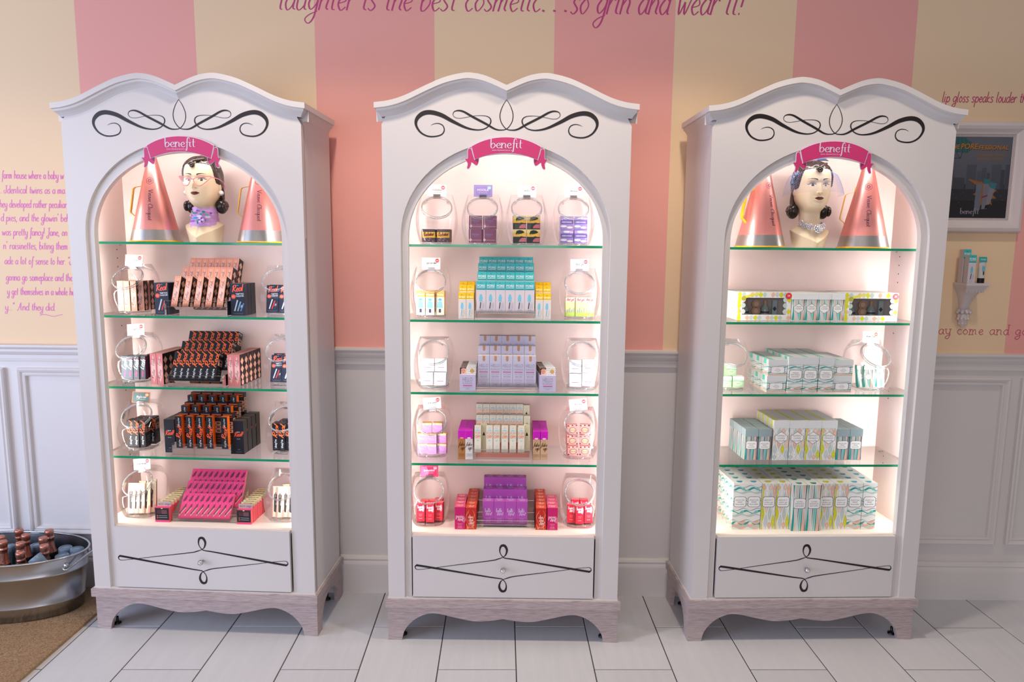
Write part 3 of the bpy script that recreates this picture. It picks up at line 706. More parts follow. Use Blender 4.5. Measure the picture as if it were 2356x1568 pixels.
def zing(front):
    b = MB(); b.box(-.029, .029, 0, .021, 0, .060, '#e64a7c'); F = Ffront(.058)
    e = EPS*.5
    b.add([(.029+e, 0, 0), (.029+e, .021, 0), (.029+e, .021, .06), (.029+e, 0, .06)], [(0, 1, 2, 3)], '#ec5f67')
    if front:
        b.rect(F, 0, .008, .058, .060, '#4a3438'); b.rect(F, .003, .011, .055, .054, '#171a26'); b.rect(F, .008, .034, .028, .051, '#4a2f35'); b.rect(F, .028, .034, .050, .051, '#6b4a4a')
        for v in (.026, .018): b.disc(F, .010, v, .0025, .0025, '#e07a3a'); lines(b, F, .015, .050, v, 1, .002, '#c9ccd2', .0012)
        b.disc(F, .029, .057, .004, .0022, '#e2cf9a')
    fl = MB(); fl.box(-.028, .028, .0185, .021, .060, .078, '#e6dca8' if not front else '#b7aea3'); G = Ffront(.056, .0185)
    if front:
        fl.text(G, 'BROW', .016, .066, .0078, '#6b625c', w=.022, bold=.02); fl.pen(G, 'zings', .041, .066, .0050, '#7d7298', 'script', .18, w=.022)
    else: fl.text(G, 'BROW zings', .028, .0725, .0042, '#5b4f3a', w=.034, bold=.02)
    return [('box', b, None), ('flap', fl, 0)]
PR['zing_front'] = Proto('brow_kit', zing(True)); PR['zing'] = Proto('brow_kit', zing(False))
# --- centre cabinet
def pore(w, h, head, tc, tc2, body, wt='#e6e9ea'):
    def d(mb, F):
        hb = h*(1-head)
        mb.rect(F, 0, hb, w, h, tc)
        mb.text(F, 'PORE', w/2, h - .021, .0125, wt, w=w*.82, bold=.03); mb.text(F, 'FESSIONAL', w/2, h - .0265, .0045, wt, w=w*.82, bold=.02)
        mb.text(F, 'the', w*.45, h - .0085, .0055, '#2a2530', w=w*.22); mb.rect(F, w*.06, hb+.001, w*.94, hb+.0045, tc2)
        mb.text(F, 'benefit', w/2, .010, .0045, '#4f88a8', w=w*.42); lines(mb, F, w*.2, w*.8, .006, 2, .0026, '#9fb6c0')
        # pale city ground and blue coat-like patch
        mb.rect(F, w*.55, .016, w*.85, hb*.42, '#c9c3cc' if tc != '#f0c419' else '#d8cfc4'); lines(mb, F, w*.6, w*.9, hb*.45, 5, .0045, '#a7aab6')
        mb.poly(F, [(w*.30, hb*.50), (w*.62, hb*.48), (w*.66, hb*.66), (w*.58, hb*.80), (w*.40, hb*.82), (w*.30, hb*.66)], '#7cc4dd')
        mb.poly(F, [(w*.34, hb*.18), (w*.44, hb*.18), (w*.52, hb*.46), (w*.42, hb*.46)], '#3f3a4c' if tc != '#f0c419' else '#6fb2cf')
        T = Ftop(w, h)
    return carton(w, .030, h, body, d, tc, tc2 if tc == '#f0c419' else '#cfc7cb')
PR['teal'] = Proto('primer_carton', [('c', pore(.0365, .121, .27, '#45bfc1', '#2f8f95', '#d9cfd4'), None)])
PR['yellow'] = Proto('powder_carton', [('c', pore(.0295, .098, .24, '#f0c419', '#e0b010', '#ded5cf', '#fff3c8'), None)])
def d_(mb, F):
    w, h = .0445, .123
    mb.rect(F, .018, h-.016, .028, h, '#c08a62'); mb.disc(F, .023, h-.016, .005, .005, '#c08a62')
    mb.text(F, 'HELLO', w/2, .079, .0185, '#8f8aa0', w=.034); mb.text(F, 'FLAWLESS', w/2, .066, .0115, '#8f8aa0', w=.034)
    mb.rect(F, .006, .0585, w-.006, .0612, '#c31e6d')
    mb.text(F, 'OXYGEN', w/2, .048, .0105, '#a09ab4', w=.032); mb.text(F, 'WOW', w/2, .0375, .0112, '#8f8aa0', w=.028); lines(mb, F, .006, .038, .033, 1, .003, '#d17fa8')
    mb.text(F, 'BRIGHTENING', w/2, .025, .0068, '#a09ab4', w=.032); lines(mb, F, .007, .037, .021, 2, .003, '#a8a2ba'); mb.text(F, 'benefit', w/2, .010, .006, '#6f6a80', w=.016); lines(mb, F, .011, .033, .006, 1, .003, '#8f8aa0')
PR['lilac'] = Proto('foundation_carton', [('c', carton(.0445, .036, .123, '#c9c3d8', d_, '#dfd8d2', '#bdb7ca'), None)])
def compact(tall=True):
    b = MB(); b.box(-.031, .031, 0, .020, 0, .063, '#c4bcd6'); F = Ffront(.062)
    b.text(F, 'HELLO', .031, .037, .024, '#8d86a4', w=.038); b.text(F, 'FLAWLESS', .031, .0265, .0115, '#8d86a4', w=.038)
    b.rect(F, .013, .0195, .049, .0222, '#c31e6d'); lines(b, F, .012, .050, .015, 2, .003, '#9a94ac'); b.text(F, 'benefit', .031, .006, .0055, '#6f6a80', w=.014)
    c = MB(); c.box(-.031, .031, .0165, .020, .063, .090, '#f1eee9'); G = Ffront(.062, .0165); g = lambda u, v, e: G(u, v + .063, e)
    c.rect(g, 0, 0, .026, .027, '#e6c0ab'); c.disc(g, .013, .013, .0085, .0105, '#dba48c'); c.rect(g, 0, .0, .005, .026, '#43281f'); c.poly(g, [(.003, .027), (.026, .027), (.024, .0215), (.012, .024), (.004, .019)], '#43281f')
    c.rect(g, .008, .0135, .0115, .0150, '#4b2a22'); c.rect(g, .015, .0135, .0185, .0150, '#4b2a22'); c.rect(g, .0105, .0055, .0165, .0075, '#b4554f')
    for i in range(6):
        for j in range(4): c.disc(g, .029 + i*.006 + (j % 2)*.003, .003 + j*.007, .0014, .0014, '#2a2730', 7)
    c.disc(g, .048, .013, .0085, .0085, '#c9a45c')
    return [('box', b, None), ('header', c, 0)]
PR['compact'] = Proto('powder_compact_box', compact())
def fake(body, ink, oval):
    def d(mb, F):
        w, h = .0288, .115
        mb.rect(F, 0, .083, w, h, '#c613b4'); lines(mb, F, .005, .024, .108, 4, .004, '#a30f98', .0009); mb.disc(F, w/2, .0865, .0075, .0028, oval)
        mb.pen(F, 'fake', w/2-.001, .054, .0085, ink, 'script', .14, w=.024); mb.pen(F, 'up', w/2+.003, .040, .0085, ink, 'script', .15, w=.014)
        mb.text(F, 'benefit', w/2, .076, .004, ink, w=.010); mb.ring(F, .004, .012, w-.004, .022, .0007, ink); lines(mb, F, .007, w-.007, .0185, 2, .003, ink)
    return carton(.0288, .0288, .115, body, d, '#c91ebb', body)
PR['fake_brown'] = Proto('concealer_carton', [('c', fake('#a8713f', '#3c2414', '#e0a35c'), None)])
PR['fake_white'] = Proto('concealer_carton', [('c', fake('#dcd5d2', '#5c4a44', '#f3ead8'), None)])
PR['fake_tan'] = Proto('concealer_carton', [('c', fake('#c9a27e', '#4a3524', '#f0dcb8'), None)])
def d_(mb, F):
    w, h = .0258, .105
    mb.text(F, 'benefit', w/2, .098, .004, '#9a948a', w=.010)
    mb.poly(F, [(.002, .086), (.0065, .091), (.0128, .0935), (.019, .091), (.0238, .086)], '#a9d8e2')
    mb.text(F, 'PUFF', w/2, .072, .0165, '#ee9c76', w=.021, bold=.005); mb.text(F, 'OFF!', w/2, .058, .0165, '#ee7a4e', w=.021, bold=.022)
    mb.poly(F, [(.008, .051), (.011, .044), (.0128, .048), (.0148, .044), (.018, .051), (.0155, .050), (.0128, .0515), (.0105, .050)], '#a9d8e2')
    lines(mb, F, .007, .019, .026, 3, .0045, '#b4aea4'); lines(mb, F, .005, .021, .010, 2, .003, '#b4aea4')
PR['puff'] = Proto('eye_gel_carton', [('c', carton(.0258, .0255, .105, '#ebe3d0', d_, '#e6dfc8', '#d8cfb4'), None)])
def d_(mb, F):
    lines(mb, F, .005, .020, .092, 4, .004, '#c4bda0'); mb.poly(F, [(.008, .062), (.0185, .062), (.0165, .070), (.0132, .078), (.010, .070)], '#2a282c'); lines(mb, F, .007, .019, .056, 3, .0045, '#b4aea4')
PR['puff_side'] = Proto('eye_gel_carton', [('c', carton(.0258, .0255, .105, '#e9e0c0', d_, '#e6dfc8', '#ebe3d0'), None)])
def tint(w, h, body, top, words, ink='#f4d5de', extra=None, topink='#f7dccf'):
    def d(mb, F):
        if extra: extra(mb, F)
        for i, (t, sz, ww) in enumerate(words): mb.pen(F, t, w/2 + .002*i - .001, h*.52 - i*.0125, sz, ink, 'serif', .13, w=ww, slant=.22 if t == 'tint' else 0)
        lines(mb, F, w*.25, w*.75, h*.26, 3, .004, ink, .0005); mb.text(F, 'benefit', w/2, h*.09, .0062, ink, w=w*.40); lines(mb, F, w*.2, w*.8, h*.045, 1, .003, ink, .0005)
        T = Ftop(w, h); mb.pen(T, words[0][0], w/2, .020, .006, topink, 'serif', .15, w=w*.62); mb.pen(T, 'tint', w/2, .009, .006, topink, 'serif', .15, w=w*.45, slant=.22)
    return carton(w, .036, h, body, d, top, body)
def petals(mb, F):
    for a in range(5):
        q = a*1.257; mb.disc(F, .036 + .0045*math.cos(q), .040 + .0075*math.sin(q), .0042, .006, '#d76a8d', 8)
def flames(mb, F):
    for u, ph, c in ((.008, 0, '#d98a5c'), (.030, 2.2, '#d98a5c'), (.018, 4, '#c9542f')): mb.wave_v(F, .002, .080, u, .006, .0022, c, ph, 1.2, lo=.0005, hi=.0415)
    mb.wave_v(F, .002, .022, .006, .003, .005, '#ee8a48', 1, .5, lo=.0005, hi=.0415); mb.wave_v(F, .002, .020, .034, .004, .005, '#ee8a48', 3, .5, lo=.0005, hi=.0415)
PR['posie'] = Proto('tint_carton', [('c', tint(.0410, .092, '#c91d68', '#e8557f', [('posie', .0078, .030), ('tint', .0085, .022)], extra=petals), None)])
PR['chacha'] = Proto('tint_carton', [('c', tint(.0420, .089, '#c22a24', '#dd4a2c', [('cha', .0072, .018), ('cha', .0072, .018), ('tint', .0078, .020)], '#f6d9cf', flames), None)])
def rings(mb, F):
    for r in (.010, .014, .018): mb.strip(F, [(.020 + r*math.cos(t*.35), .055 + r*math.sin(t*.35)) for t in range(10)], [(.020 + (r+.0012)*math.cos(t*.35), .055 + (r+.0012)*math.sin(t*.35)) for t in range(10)], '#b85cbb')
PR['lolli'] = Proto('tint_carton', [('c', tint(.0440, .094, '#b34fae', '#c564c4', [('lolli', .0085, .024), ('tint', .0085, .026)], '#d9c2e6', rings, '#e8cbe8'), None)])
# --- powder boxes and packets kept in the clear jars
def d_(mb, F):
    mb.rect(F, 0, .016, .046, .036, '#d3a93e'); mb.pen(F, 'Rockateur', .023, .022, .0075, '#5b2333', 'script', .16, w=.038, rot=5)
    for i in range(10): mb.disc(F, .003 + (i*7 % 40)*.001, .003 + (i*5 % 12)*.001, .0025, .0018, '#9a86a0' if i % 2 else '#6b5360', 7)
    mb.wave_h(F, 0, .046, .042, .001, .006, '#4a3f4a', 0, 2)
PR['rockateur'] = Proto('powder_box', [('c', carton(.046, .030, .046, '#4b3c48', d_, '#5a4a40', '#7a5a3a'), None)])
def d_(mb, F):
    mb.text(F, 'HOOLA', .024, .026, .0085, '#7fa2bd', w=.026); lines(mb, F, .018, .030, .022, 1, .002, '#7fa2bd')
    for a in ((.002, .008, .046, .012), (.005, .002, .007, .046)): mb.rect(F, a[0], a[1], a[2], a[1]+.0012 if a[2] > .01 else a[3], '#d9c3a8')
    for a in range(5): mb.disc(F, .007 + .0028*math.cos(a*1.257), .010 + .0028*math.sin(a*1.257), .0016, .0016, '#efe6ea', 7)
PR['hoola'] = Proto('powder_box', [('c', carton(.047, .034, .047, '#8a5270', d_, '#7c4a64', '#84506a'), None)])
def d_(mb, F):
    mb.rect(F, 0, .022, .047, .040, '#efb458'); mb.rect(F, 0, .036, .047, .048, '#efd98a'); mb.rect(F, .016, .004, .047, .018, '#b3596e'); lines(mb, F, .016, .047, .016, 5, .003, '#d98a8c', .0012)
    mb.poly(F, [(.008, .030), (.013, .043), (.023, .046), (.034, .044), (.042, .038), (.034, .034), (.022, .031), (.014, .026)], '#2c3029')
    mb.poly(F, [(.0, .002), (.02, .002), (.024, .012), (.038, .022), (.03, .024), (.012, .018), (0, .016)], '#2c3330'); mb.text(F, 'DALLAS', .023, .025, .0100, '#f0d44a', w=.038, bold=.03, rot=-4)
PR['dallas'] = Proto('powder_box', [('c', carton(.047, .034, .048, '#1f3a34', d_, '#d99a54', '#c08048'), None)])
def d_(mb, F):
    mb.rect(F, 0, .020, .047, .034, '#6f5ba0'); mb.text(F, 'HERVANA', .0235, .024, .0078, '#efe9f3', w=.036, bold=.015)
    for u, v, a, c in ((.012, .012, .012, '#f0ece2'), (.034, .008, .011, '#efe3cf'), (.022, .041, .015, '#f3eef2'), (.040, .040, .008, '#e3b9d0'), (.006, .040, .006, '#b79ccc')): mb.disc(F, min(max(u, a), .047-a), v, a, .004, c, 10)
PR['hervana'] = Proto('powder_box', [('c', carton(.047, .034, .047, '#9a86c4', d_, '#cdbbe0', '#e6dcea'), None)])
def d_(mb, F):
    mb.rect(F, 0, .078, .038, .105, '#efb45e'); mb.text(F, 'PORE', .019, .084, .010, '#fbeed8', w=.030, bold=.02); lines(mb, F, .006, .032, .081, 1, .002, '#d98a3a')
    mb.poly(F, [(.006, .030), (.032, .030), (.029, .056), (.019, .062), (.009, .056)], '#83c3d6'); mb.poly(F, [(.010, .062), (.028, .062), (.024, .072), (.014, .072)], '#5aa9c6'); mb.rect(F, .014, .010, .024, .026, '#3a3f55')
PR['shine'] = Proto('powder_carton', [('c', carton(.038, .026, .105, '#f0e2cc', d_, '#e9a54a', '#efc27a'), None)])
def d_(mb, F):
    mb.rect(F, 0, .068, .044, .090, '#f0d8c8'); mb.pen(F, 'that gal', .022, .074, .0072, '#d95060', 'script', .16, w=.034); mb.rect(F, 0, .040, .044, .068, '#e9dca0'); mb.rect(F, 0, 0, .044, .018, '#b4cf5e')
    for i in range(8): mb.rect(F, .003 + i*.005, .018, .0065 + i*.005, .028 + ((i*5) % 4)*.004, '#8f9a90' if i % 2 else '#aeb7a6')
PR['thatgal'] = Proto('primer_carton', [('c', carton(.044, .028, .090, '#d5dba0', d_, '#f09a9a', '#dfe0b0'), None)])
def d_(mb, F):
    mb.rect(F, 0, .040, .046, .050, '#f3d7ae'); mb.disc(F, .012, .0445, .005, .0042, '#e3ab8c'); mb.disc(F, .033, .0445, .009, .0035, '#f3e38a')
    for i in range(26): mb.disc(F, .003 + (i*11 % 41)*.001, .020 + (i*7 % 17)*.001, .0011, .0011, '#f3e3ef' if i % 3 else '#a94db8', 6)
    lines(mb, F, .010, .036, .012, 2, .004, '#b07ac0')
PR['pearl'] = Proto('powder_box', [('c', carton(.046, .032, .050, '#d79ade', d_, '#d9a060', '#e2a9e0'), None)])
def d_(mb, F):
    mb.disc(F, .026, .020, .018, .0125, '#3c3330', 18); mb.disc(F, .026, .020, .0155, .0105, '#c2a68c', 18); mb.text(F, 'boi-ing', .026, .017, .0095, '#3a322e', w=.026)
    for u, v in ((.004, .006), (.047, .006), (.006, .040), (.044, .042), (.025, .042)): mb.disc(F, u, v, .004, .0035, '#2f2a2c', 8)
    mb.disc(F, .016, .040, .004, .0025, '#e7d08c')
PR['boing'] = Proto('concealer_box', [('c', carton(.052, .034, .046, '#f08f8c', d_, '#ef9c98', '#ee9490'), None)])
def d_(mb, F):
    mb.disc(F, .030, .060, .006, .016, '#f0a0b4', 14)
    mb.pen(F, 'bene', .018, .062, .0078, '#fbe9ea', 'serif', .15, w=.026); mb.pen(F, 'tint', .020, .0495, .0085, '#fbe9ea', 'serif', .16, w=.022, slant=.22)
    lines(mb, F, .010, .028, .034, 3, .004, '#f3b0b6', .0006); mb.text(F, 'benefit', .0185, .013, .0055, '#f7d5d5', w=.015)
PR['benetint'] = Proto('tint_carton', [('c', carton(.037, .034, .084, '#d9243c', d_, '#ee7a84', '#c81f3a'), None)])
def d_(mb, F):
    mb.poly(F, [(.006, .020), (.014, .016), (.017, .080), (.010, .088), (.005, .080)], '#463a38'); mb.poly(F, [(.008, .070), (.014, .072), (.012, .090), (.009, .088)], '#8a7c76')
    mb.text(F, 'BROW', .017, .055, .006, '#d8d2cc', w=.024, rot=84, bold=.02); mb.rect(F, 0, 0, .003, .11, '#ee9a9a'); mb.poly(F, [(.018, .0), (.026, .0), (.026, .03), (.019, .024)], '#f0b0a4')
PR['pencil'] = Proto('brow_pencil_card', [('c', carton(.026, .006, .112, '#f0e6c4', d_, '#f3ead0', '#e9c9b0'), None)])
def d_(mb, F):
    mb.pen(F, 'Lash', .0185, .040, .0115, '#e9eef0', 'script', .16, rot=78, align='l', w=.042); mb.text(F, 'BADgal', .017, .024, .010, '#e04a92', w=.026, bold=.02, rot=90); mb.rect(F, 0, .086, .026, .088, '#a3123e')
PR['lash_jar'] = Proto('mascara_carton', [('c', carton(.026, .026, .098, '#56646c', d_, '#3b4148', '#7a1c4c'), None)])
def d_(mb, F):
    mb.text(F, 'HELLO', .028, .032, .018, '#b0b6bd', w=.036); mb.text(F, 'FLAWLESS', .028, .0235, .0085, '#b0b6bd', w=.036); mb.rect(F, .012, .0185, .044, .0208, '#d63c82'); lines(mb, F, .012, .044, .013, 2, .004, '#b4b8c4')
PR['flawless'] = Proto('powder_compact_box', [('c', carton(.056, .022, .060, '#eaedf0', d_, '#e4e6ea', '#dfe3e6'), None)])
# --- right cabinet: patterned, mostly lidded boxes
TEAL, TEAL2, SAGE, PEACH, YEL, PALE, GREY = '#1f9f95', '#7fc2b8', '#b9cbc4', '#e3b59c', '#cfcf2c', '#e6e6e2', '#a3a6aa'
def p_wave(mb, F, w, v0, v1, n=4):
    H = v1-v0
    for i in range(n):
        v = v0 + H*(i+.5)/n; a = H/n*.12; ph = i*1.7
        if i == 0: mb.wave_h(F, 0, w, v0 + H*.09, a*.4, H/n*.55, PEACH, 2, lo=v0, hi=v1)
        mb.wave_h(F, 0, w, v, a, H/n*.13, TEAL, ph, lo=v0, hi=v1); mb.wave_h(F, 0, w, v + H/n*.24, a*.8, H/n*.06, GREY, ph+1.2, lo=v0, hi=v1); mb.wave_h(F, 0, w, v - H/n*.26, a*.7, H/n*.16, SAGE, ph+2.2, lo=v0, hi=v1)
        mb.leaf(lambda u, t, e: F(t, u, e), v + H/n*.02, w*(.30 + .4*(i % 2)), H/n*.13, w*.16, TEAL2 if i % 2 else PALE)
def p_leaf(mb, F, w, v0, v1, yel=0):
    H = v1-v0; n = 3
    pal = [PEACH, '#eceae4', SAGE, YEL if yel else PALE, '#c2cdd0', '#eceae4', '#e8c9b4']
    for i in range(4):
        u = w*(.125 + .25*i)
        for j in range(n+1):
            v = v0 + H*(j + .5*(i % 2))/n; hh = H/n*.50; lo, hi = max(v-hh, v0), min(v+hh, v1)
            if hi - lo < hh*.6: continue
            c = pal[(i*3 + j*2 + yel) % 7]; mb.leaf(F, u, (lo+hi)/2, w*.128, (hi-lo)/2, '#8d9598', 10); mb.leaf(F, u, (lo+hi)/2, w*.116, (hi-lo)/2*.95, c, 10)
            mb.disc(F, u, (lo+hi)/2, w*.022, w*.022, '#7f878a' if c == '#eceae4' else '#f2efe6', 6)
    if yel == 1: mb.wave_v(F, v0, v1, w*.05, w*.03, w*.08, YEL, 1, 1.4, lo=0, hi=w)
def p_stripe(mb, F, w, v0, v1, base=None):
    for i, (u, t, c) in enumerate(((.08, .10, TEAL), (.22, .05, PEACH), (.32, .08, SAGE), (.44, .04, '#4a5560'), (.56, .09, TEAL2), (.68, .05, TEAL), (.80, .12, PEACH), (.93, .05, '#59646c'))): mb.wave_v(F, v0, v1, w*u, w*.02, w*t, c, i*1.1, .8, lo=0, hi=w, var=.7)
def plate(mb, F, w, vc, pw, ph, shape, words):
    if shape == 'diamond':
        q = [(0, -ph), (pw, 0), (0, ph), (-pw, 0)]; q = [(-pw, -ph*.35), (0, -ph), (pw, -ph*.35), (pw, ph*.35), (0, ph), (-pw, ph*.35)]
    else:
        c = .25; q = [(-pw*(1-c), -ph), (pw*(1-c), -ph), (pw, -ph*(1-c)), (pw, ph*(1-c)), (pw*(1-c), ph), (-pw*(1-c), ph), (-pw, ph*(1-c)), (-pw, -ph*(1-c))]
    mb.poly(F, [(w/2 + x*1.08, vc + y*1.08) for x, y in q], '#6d7276'); mb.poly(F, [(w/2 + x, vc + y) for x, y in q], '#efefec')
    n = len(words)
    for i, t in enumerate(words): mb.text(F, t, w/2, vc + ph*.22 - i*ph*.42, ph*.42, '#5c6165', w=min(pw*1.5, len(t)*ph*.24))
def lidded(w, d, h, lh, pat, lidc, plate_args, base='#e3e5e2', lidtop=None, stripe=None):
    b = MB(); b.box(-w/2, w/2, 0, d, 0, h-lh*.5, base); F = Ffront(w); hb = h - lh
    pat(b, F, w, .002, hb); plate(b, F, w, *plate_args)
    L = Fleft(w, d); R = Fright(w)
    for G, dd in ((L, d), (R, d)): pat(b, G, dd, .002, hb)
    l = MB(); o = .0012; l.box(-w/2-o, w/2+o, -o, d+o, hb, h, lidc)
    if stripe:
        T = Ftop(w, h); l.rect(T, w*.12, -.001, w*.30, d+.001, stripe); LL = lambda u, v, e: (-w/2 - o - e, u, v)
        l.poly(LL, [(d*.65, hb), (d*.30, hb), (d*.30, h), (d*.65, h)], stripe)
    return [('box', b, None), ('lid', l, None)]
PR['mint_stripe'] = Proto('lidded_box', lidded(.0485, .060, .107, .024, p_stripe, '#dfe4e2', (.048, .018, .018, 'diamond', ['CREAM', 'CLEANSER']), stripe=None))
PR['mint_short'] = Proto('lidded_box', lidded(.0745, .069, .0645, .020, lambda m, F, w, a, b: p_wave(m, F, w, a, b, 2), '#d5dad9', (.024, .026, .012, 'plate', ['TOTAL', 'MOISTURE', 'cream']), stripe='#57c2ac'))
PR['mint_tall'] = Proto('lidded_box', lidded(.0575, .057, .141, .028, lambda m, F, w, a, b: p_wave(m, F, w, a, b, 4), '#d5dad9', (.072, .024, .017, 'plate', ['TRIPLE', 'PERFORMING', 'benefit']), stripe='#57c2ac'))
PR['grey_stripe'] = Proto('lidded_box', lidded(.0495, .0425, .127, .030, p_stripe, '#8fa2a6', (.062, .021, .016, 'plate', ['MOISTURE', 'PREP', 'benefit']), base='#a4a3ae'))
PR['yellow_leaf'] = Proto('lidded_box', lidded(.0615, .043, .163, .031, lambda m, F, w, a, b: p_leaf(m, F, w, a, b, 1), '#dcdedd', (.092, .024, .024, 'diamond', ['REFINED', 'FINISH', 'benefit']), stripe='#d6d84a'))
PR['yellow_leaf_pale'] = Proto('lidded_box', lidded(.0615, .043, .163, .031, lambda m, F, w, a, b: p_leaf(m, F, w, a, b, 2), '#dcdedd', (.092, .024, .024, 'diamond', ['FOAMINGLY', 'CLEAN', 'benefit']), stripe='#d6d84a'))
def tallbox(pat, spot, plate_shape, words):
    w, d, h = .0565, .046, .192; b = MB(); b.box(-w/2, w/2, 0, d, 0, h, '#e6e8e3'); F = Ffront(w)
    pat(b, F, w, .001, h-.001); L = Fleft(w, d); pat(b, L, d, .001, h-.001); pat(b, Fright(w), d, .001, h-.001)
    plate(b, F, w, .115, .023, .020, plate_shape, words); T = Ftop(w, h); b.disc(T, w*.5, d*.35, .010, .008, spot); b.rect(T, w*.5-.010, d*.40, w*.5+.014, d*.62, spot)
    return b
PR['tall_wave'] = Proto('tall_carton', [('c', tallbox(lambda m, F, w, a, b: p_wave(m, F, w, a, b, 4), '#3f97b0', 'plate', ['MOISTURE', 'PREP', 'benefit']), None)])
PR['tall_leaf'] = Proto('tall_carton', [('c', tallbox(lambda m, F, w, a, b: p_leaf(m, F, w, a, b, 1), '#c8c83a', 'plate', ['REMOVE IT', 'make-up', 'benefit']), None)])
PR['tall_stripe'] = Proto('tall_carton', [('c', tallbox(p_stripe, '#4f8f88', 'plate', ['ULTRA', 'RADIANCE', 'benefit']), None)])
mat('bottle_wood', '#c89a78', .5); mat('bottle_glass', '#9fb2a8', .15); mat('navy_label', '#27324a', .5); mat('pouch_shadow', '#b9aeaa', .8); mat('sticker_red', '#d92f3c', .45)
def giftbox():
    w, d, h = .212, .16, .110; wx0, wx1, wz0, wz1 = .020, .192, .022, .088; dp = .045
    b = MB(); k = '#e4e5e0'
    b.box(-w/2, w/2, dp, d, 0, h, k)
    b.box(-w/2, -w/2+wx0, 0, dp, 0, h, k); b.box(-w/2+wx1, w/2, 0, dp, 0, h, k); b.box(-w/2+wx0, -w/2+wx1, 0, dp, 0, wz0, k); b.box(-w/2+wx0, -w/2+wx1, 0, dp, wz1, h, k)
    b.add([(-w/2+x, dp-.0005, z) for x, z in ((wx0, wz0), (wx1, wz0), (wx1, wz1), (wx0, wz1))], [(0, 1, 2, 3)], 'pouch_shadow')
    F = Ffront(w)
    for i in range(13):
        u = .008 + i*.0163
        for v in ((.010, .100) if .03 < u < .185 else (.010, .034, .058, .080, .100)):
            c = [YEL, SAGE, PALE, PEACH, '#c9cdc9'][(i + int(v*100)) % 5]; mb_l = .0062; b.leaf(F, min(max(u, .008), .204), v, .0080, .0115 if v > .015 else .0098, c, 10)
    b.wave_v(F, 0, h, .006, .002, .010, YEL, 0, 1.5, lo=.0005, hi=.02); b.poly(F, [(.030, .086), (.080, .1), (.082, .108), (.028, .096)], '#d9d44a'); b.disc(F, .024, .086, .0095, .0095, '#a8a536')
    out = [('box', b, None)]
    s = MB(); s.lay = 130; s.disc(F, w-.012, h-.014, .0125, .0125, 'sticker_red', 20); s.text(F, '24', w-.012, h-.0165, .010, '#f6e4e0', bold=.02); out.append(('price_sticker', s, 0))
    def bottle(x, r, hh, neck, cap, y=.026):
        m = MB(); m.lathe([(r, 0), (r, hh*.25), (r*.9, hh*.45), (neck, hh*.68), (neck, hh*.72)], 'bottle_glass', 14, cx=x, cy=y, cap0=True, cap1=True)
        m.lathe([(neck*1.15, hh*.72), (neck*1.15, hh)], 'bottle_wood' if cap else 'bottle_glass', 14, cx=x, cy=y, cap1=True)
        m.lathe([(r*1.02, hh*.08), (r*1.02, hh*.22)], 'navy_label', 14, cx=x, cy=y); m.v = [(a, c, e + wz0) for a, c, e in m.v]; return m
    out.append(('bottle', bottle(-.066, .015, .055, .0055, True), None)); out.append(('bottle', bottle(.014, .016, .055, .006, True), None))
    for z in (.020, .047):
        m = MB(); m.lathe([(.0165, 0), (.0165, .008)], 'bottle_wood', 18, cap0=True, cap1=True); m.v = [(x - .027, .020 - zz, y + z + .016) for x, y, zz in m.v]
        m.disc(lambda u, v, e, z=z: (u - .027, .0115 - e, v + z + .016), 0, 0, .012, .012, '#8a6a54', 16); m.disc(lambda u, v, e, z=z: (u - .027, .0113 - e, v + z + .016), 0, 0, .0105, .0105, '#d9b496', 16); out.append(('jar_lid', m, None))
    m = MB(); m.box(.040, .058, .018, .026, wz0, .078, '#a9bcbd'); m.poly(lambda u, v, e: (u, .018 - e, v), [(.049, .034), (.057, .044), (.049, .054), (.041, .044)], 'navy_label'); out.append(('sachet', m, None))
    m = MB(); m.box(-.084, -.072, .016, .030, wz0, .062, '#4a5a54'); out.append(('tube', m, None))
    m = MB(); m.add([(-w/2+x, .002, z) for x, z in ((wx0, wz0), (wx1, wz0), (wx1, wz1), (wx0, wz1))], [(0, 1, 2, 3)], 'clear_acrylic'); out.append(('window_film', m, 0))
    return out
PR['gift'] = Proto('window_gift_box', giftbox())
def d_(mb, F):
    mb.rect(F, 0, .036, .050, .050, '#eef0ec'); mb.disc(F, .025, .018, .018, .010, '#cfe8c8', 14); lines(mb, F, .014, .036, .020, 2, .004, '#5d8f72', .001); mb.wave_h(F, 0, .05, .030, .002, .004, '#8fcf9a', 0, 1)
PR['green_small'] = Proto('soap_box', [('c', carton(.050, .044, .050, '#bfe3b4', d_, '#eef2ec', '#a5d49a'), None)])
def d_(mb, F):
    p_stripe(mb, F, .036, .001, .075); plate(mb, F, .036, .045, .014, .012, 'diamond', ['TOTAL', 'cream'])
PR['mint_packet'] = Proto('sample_packet', [('c', carton(.036, .012, .090, '#e6efe9', d_, '#eef2f0', '#49b09c'), None)])

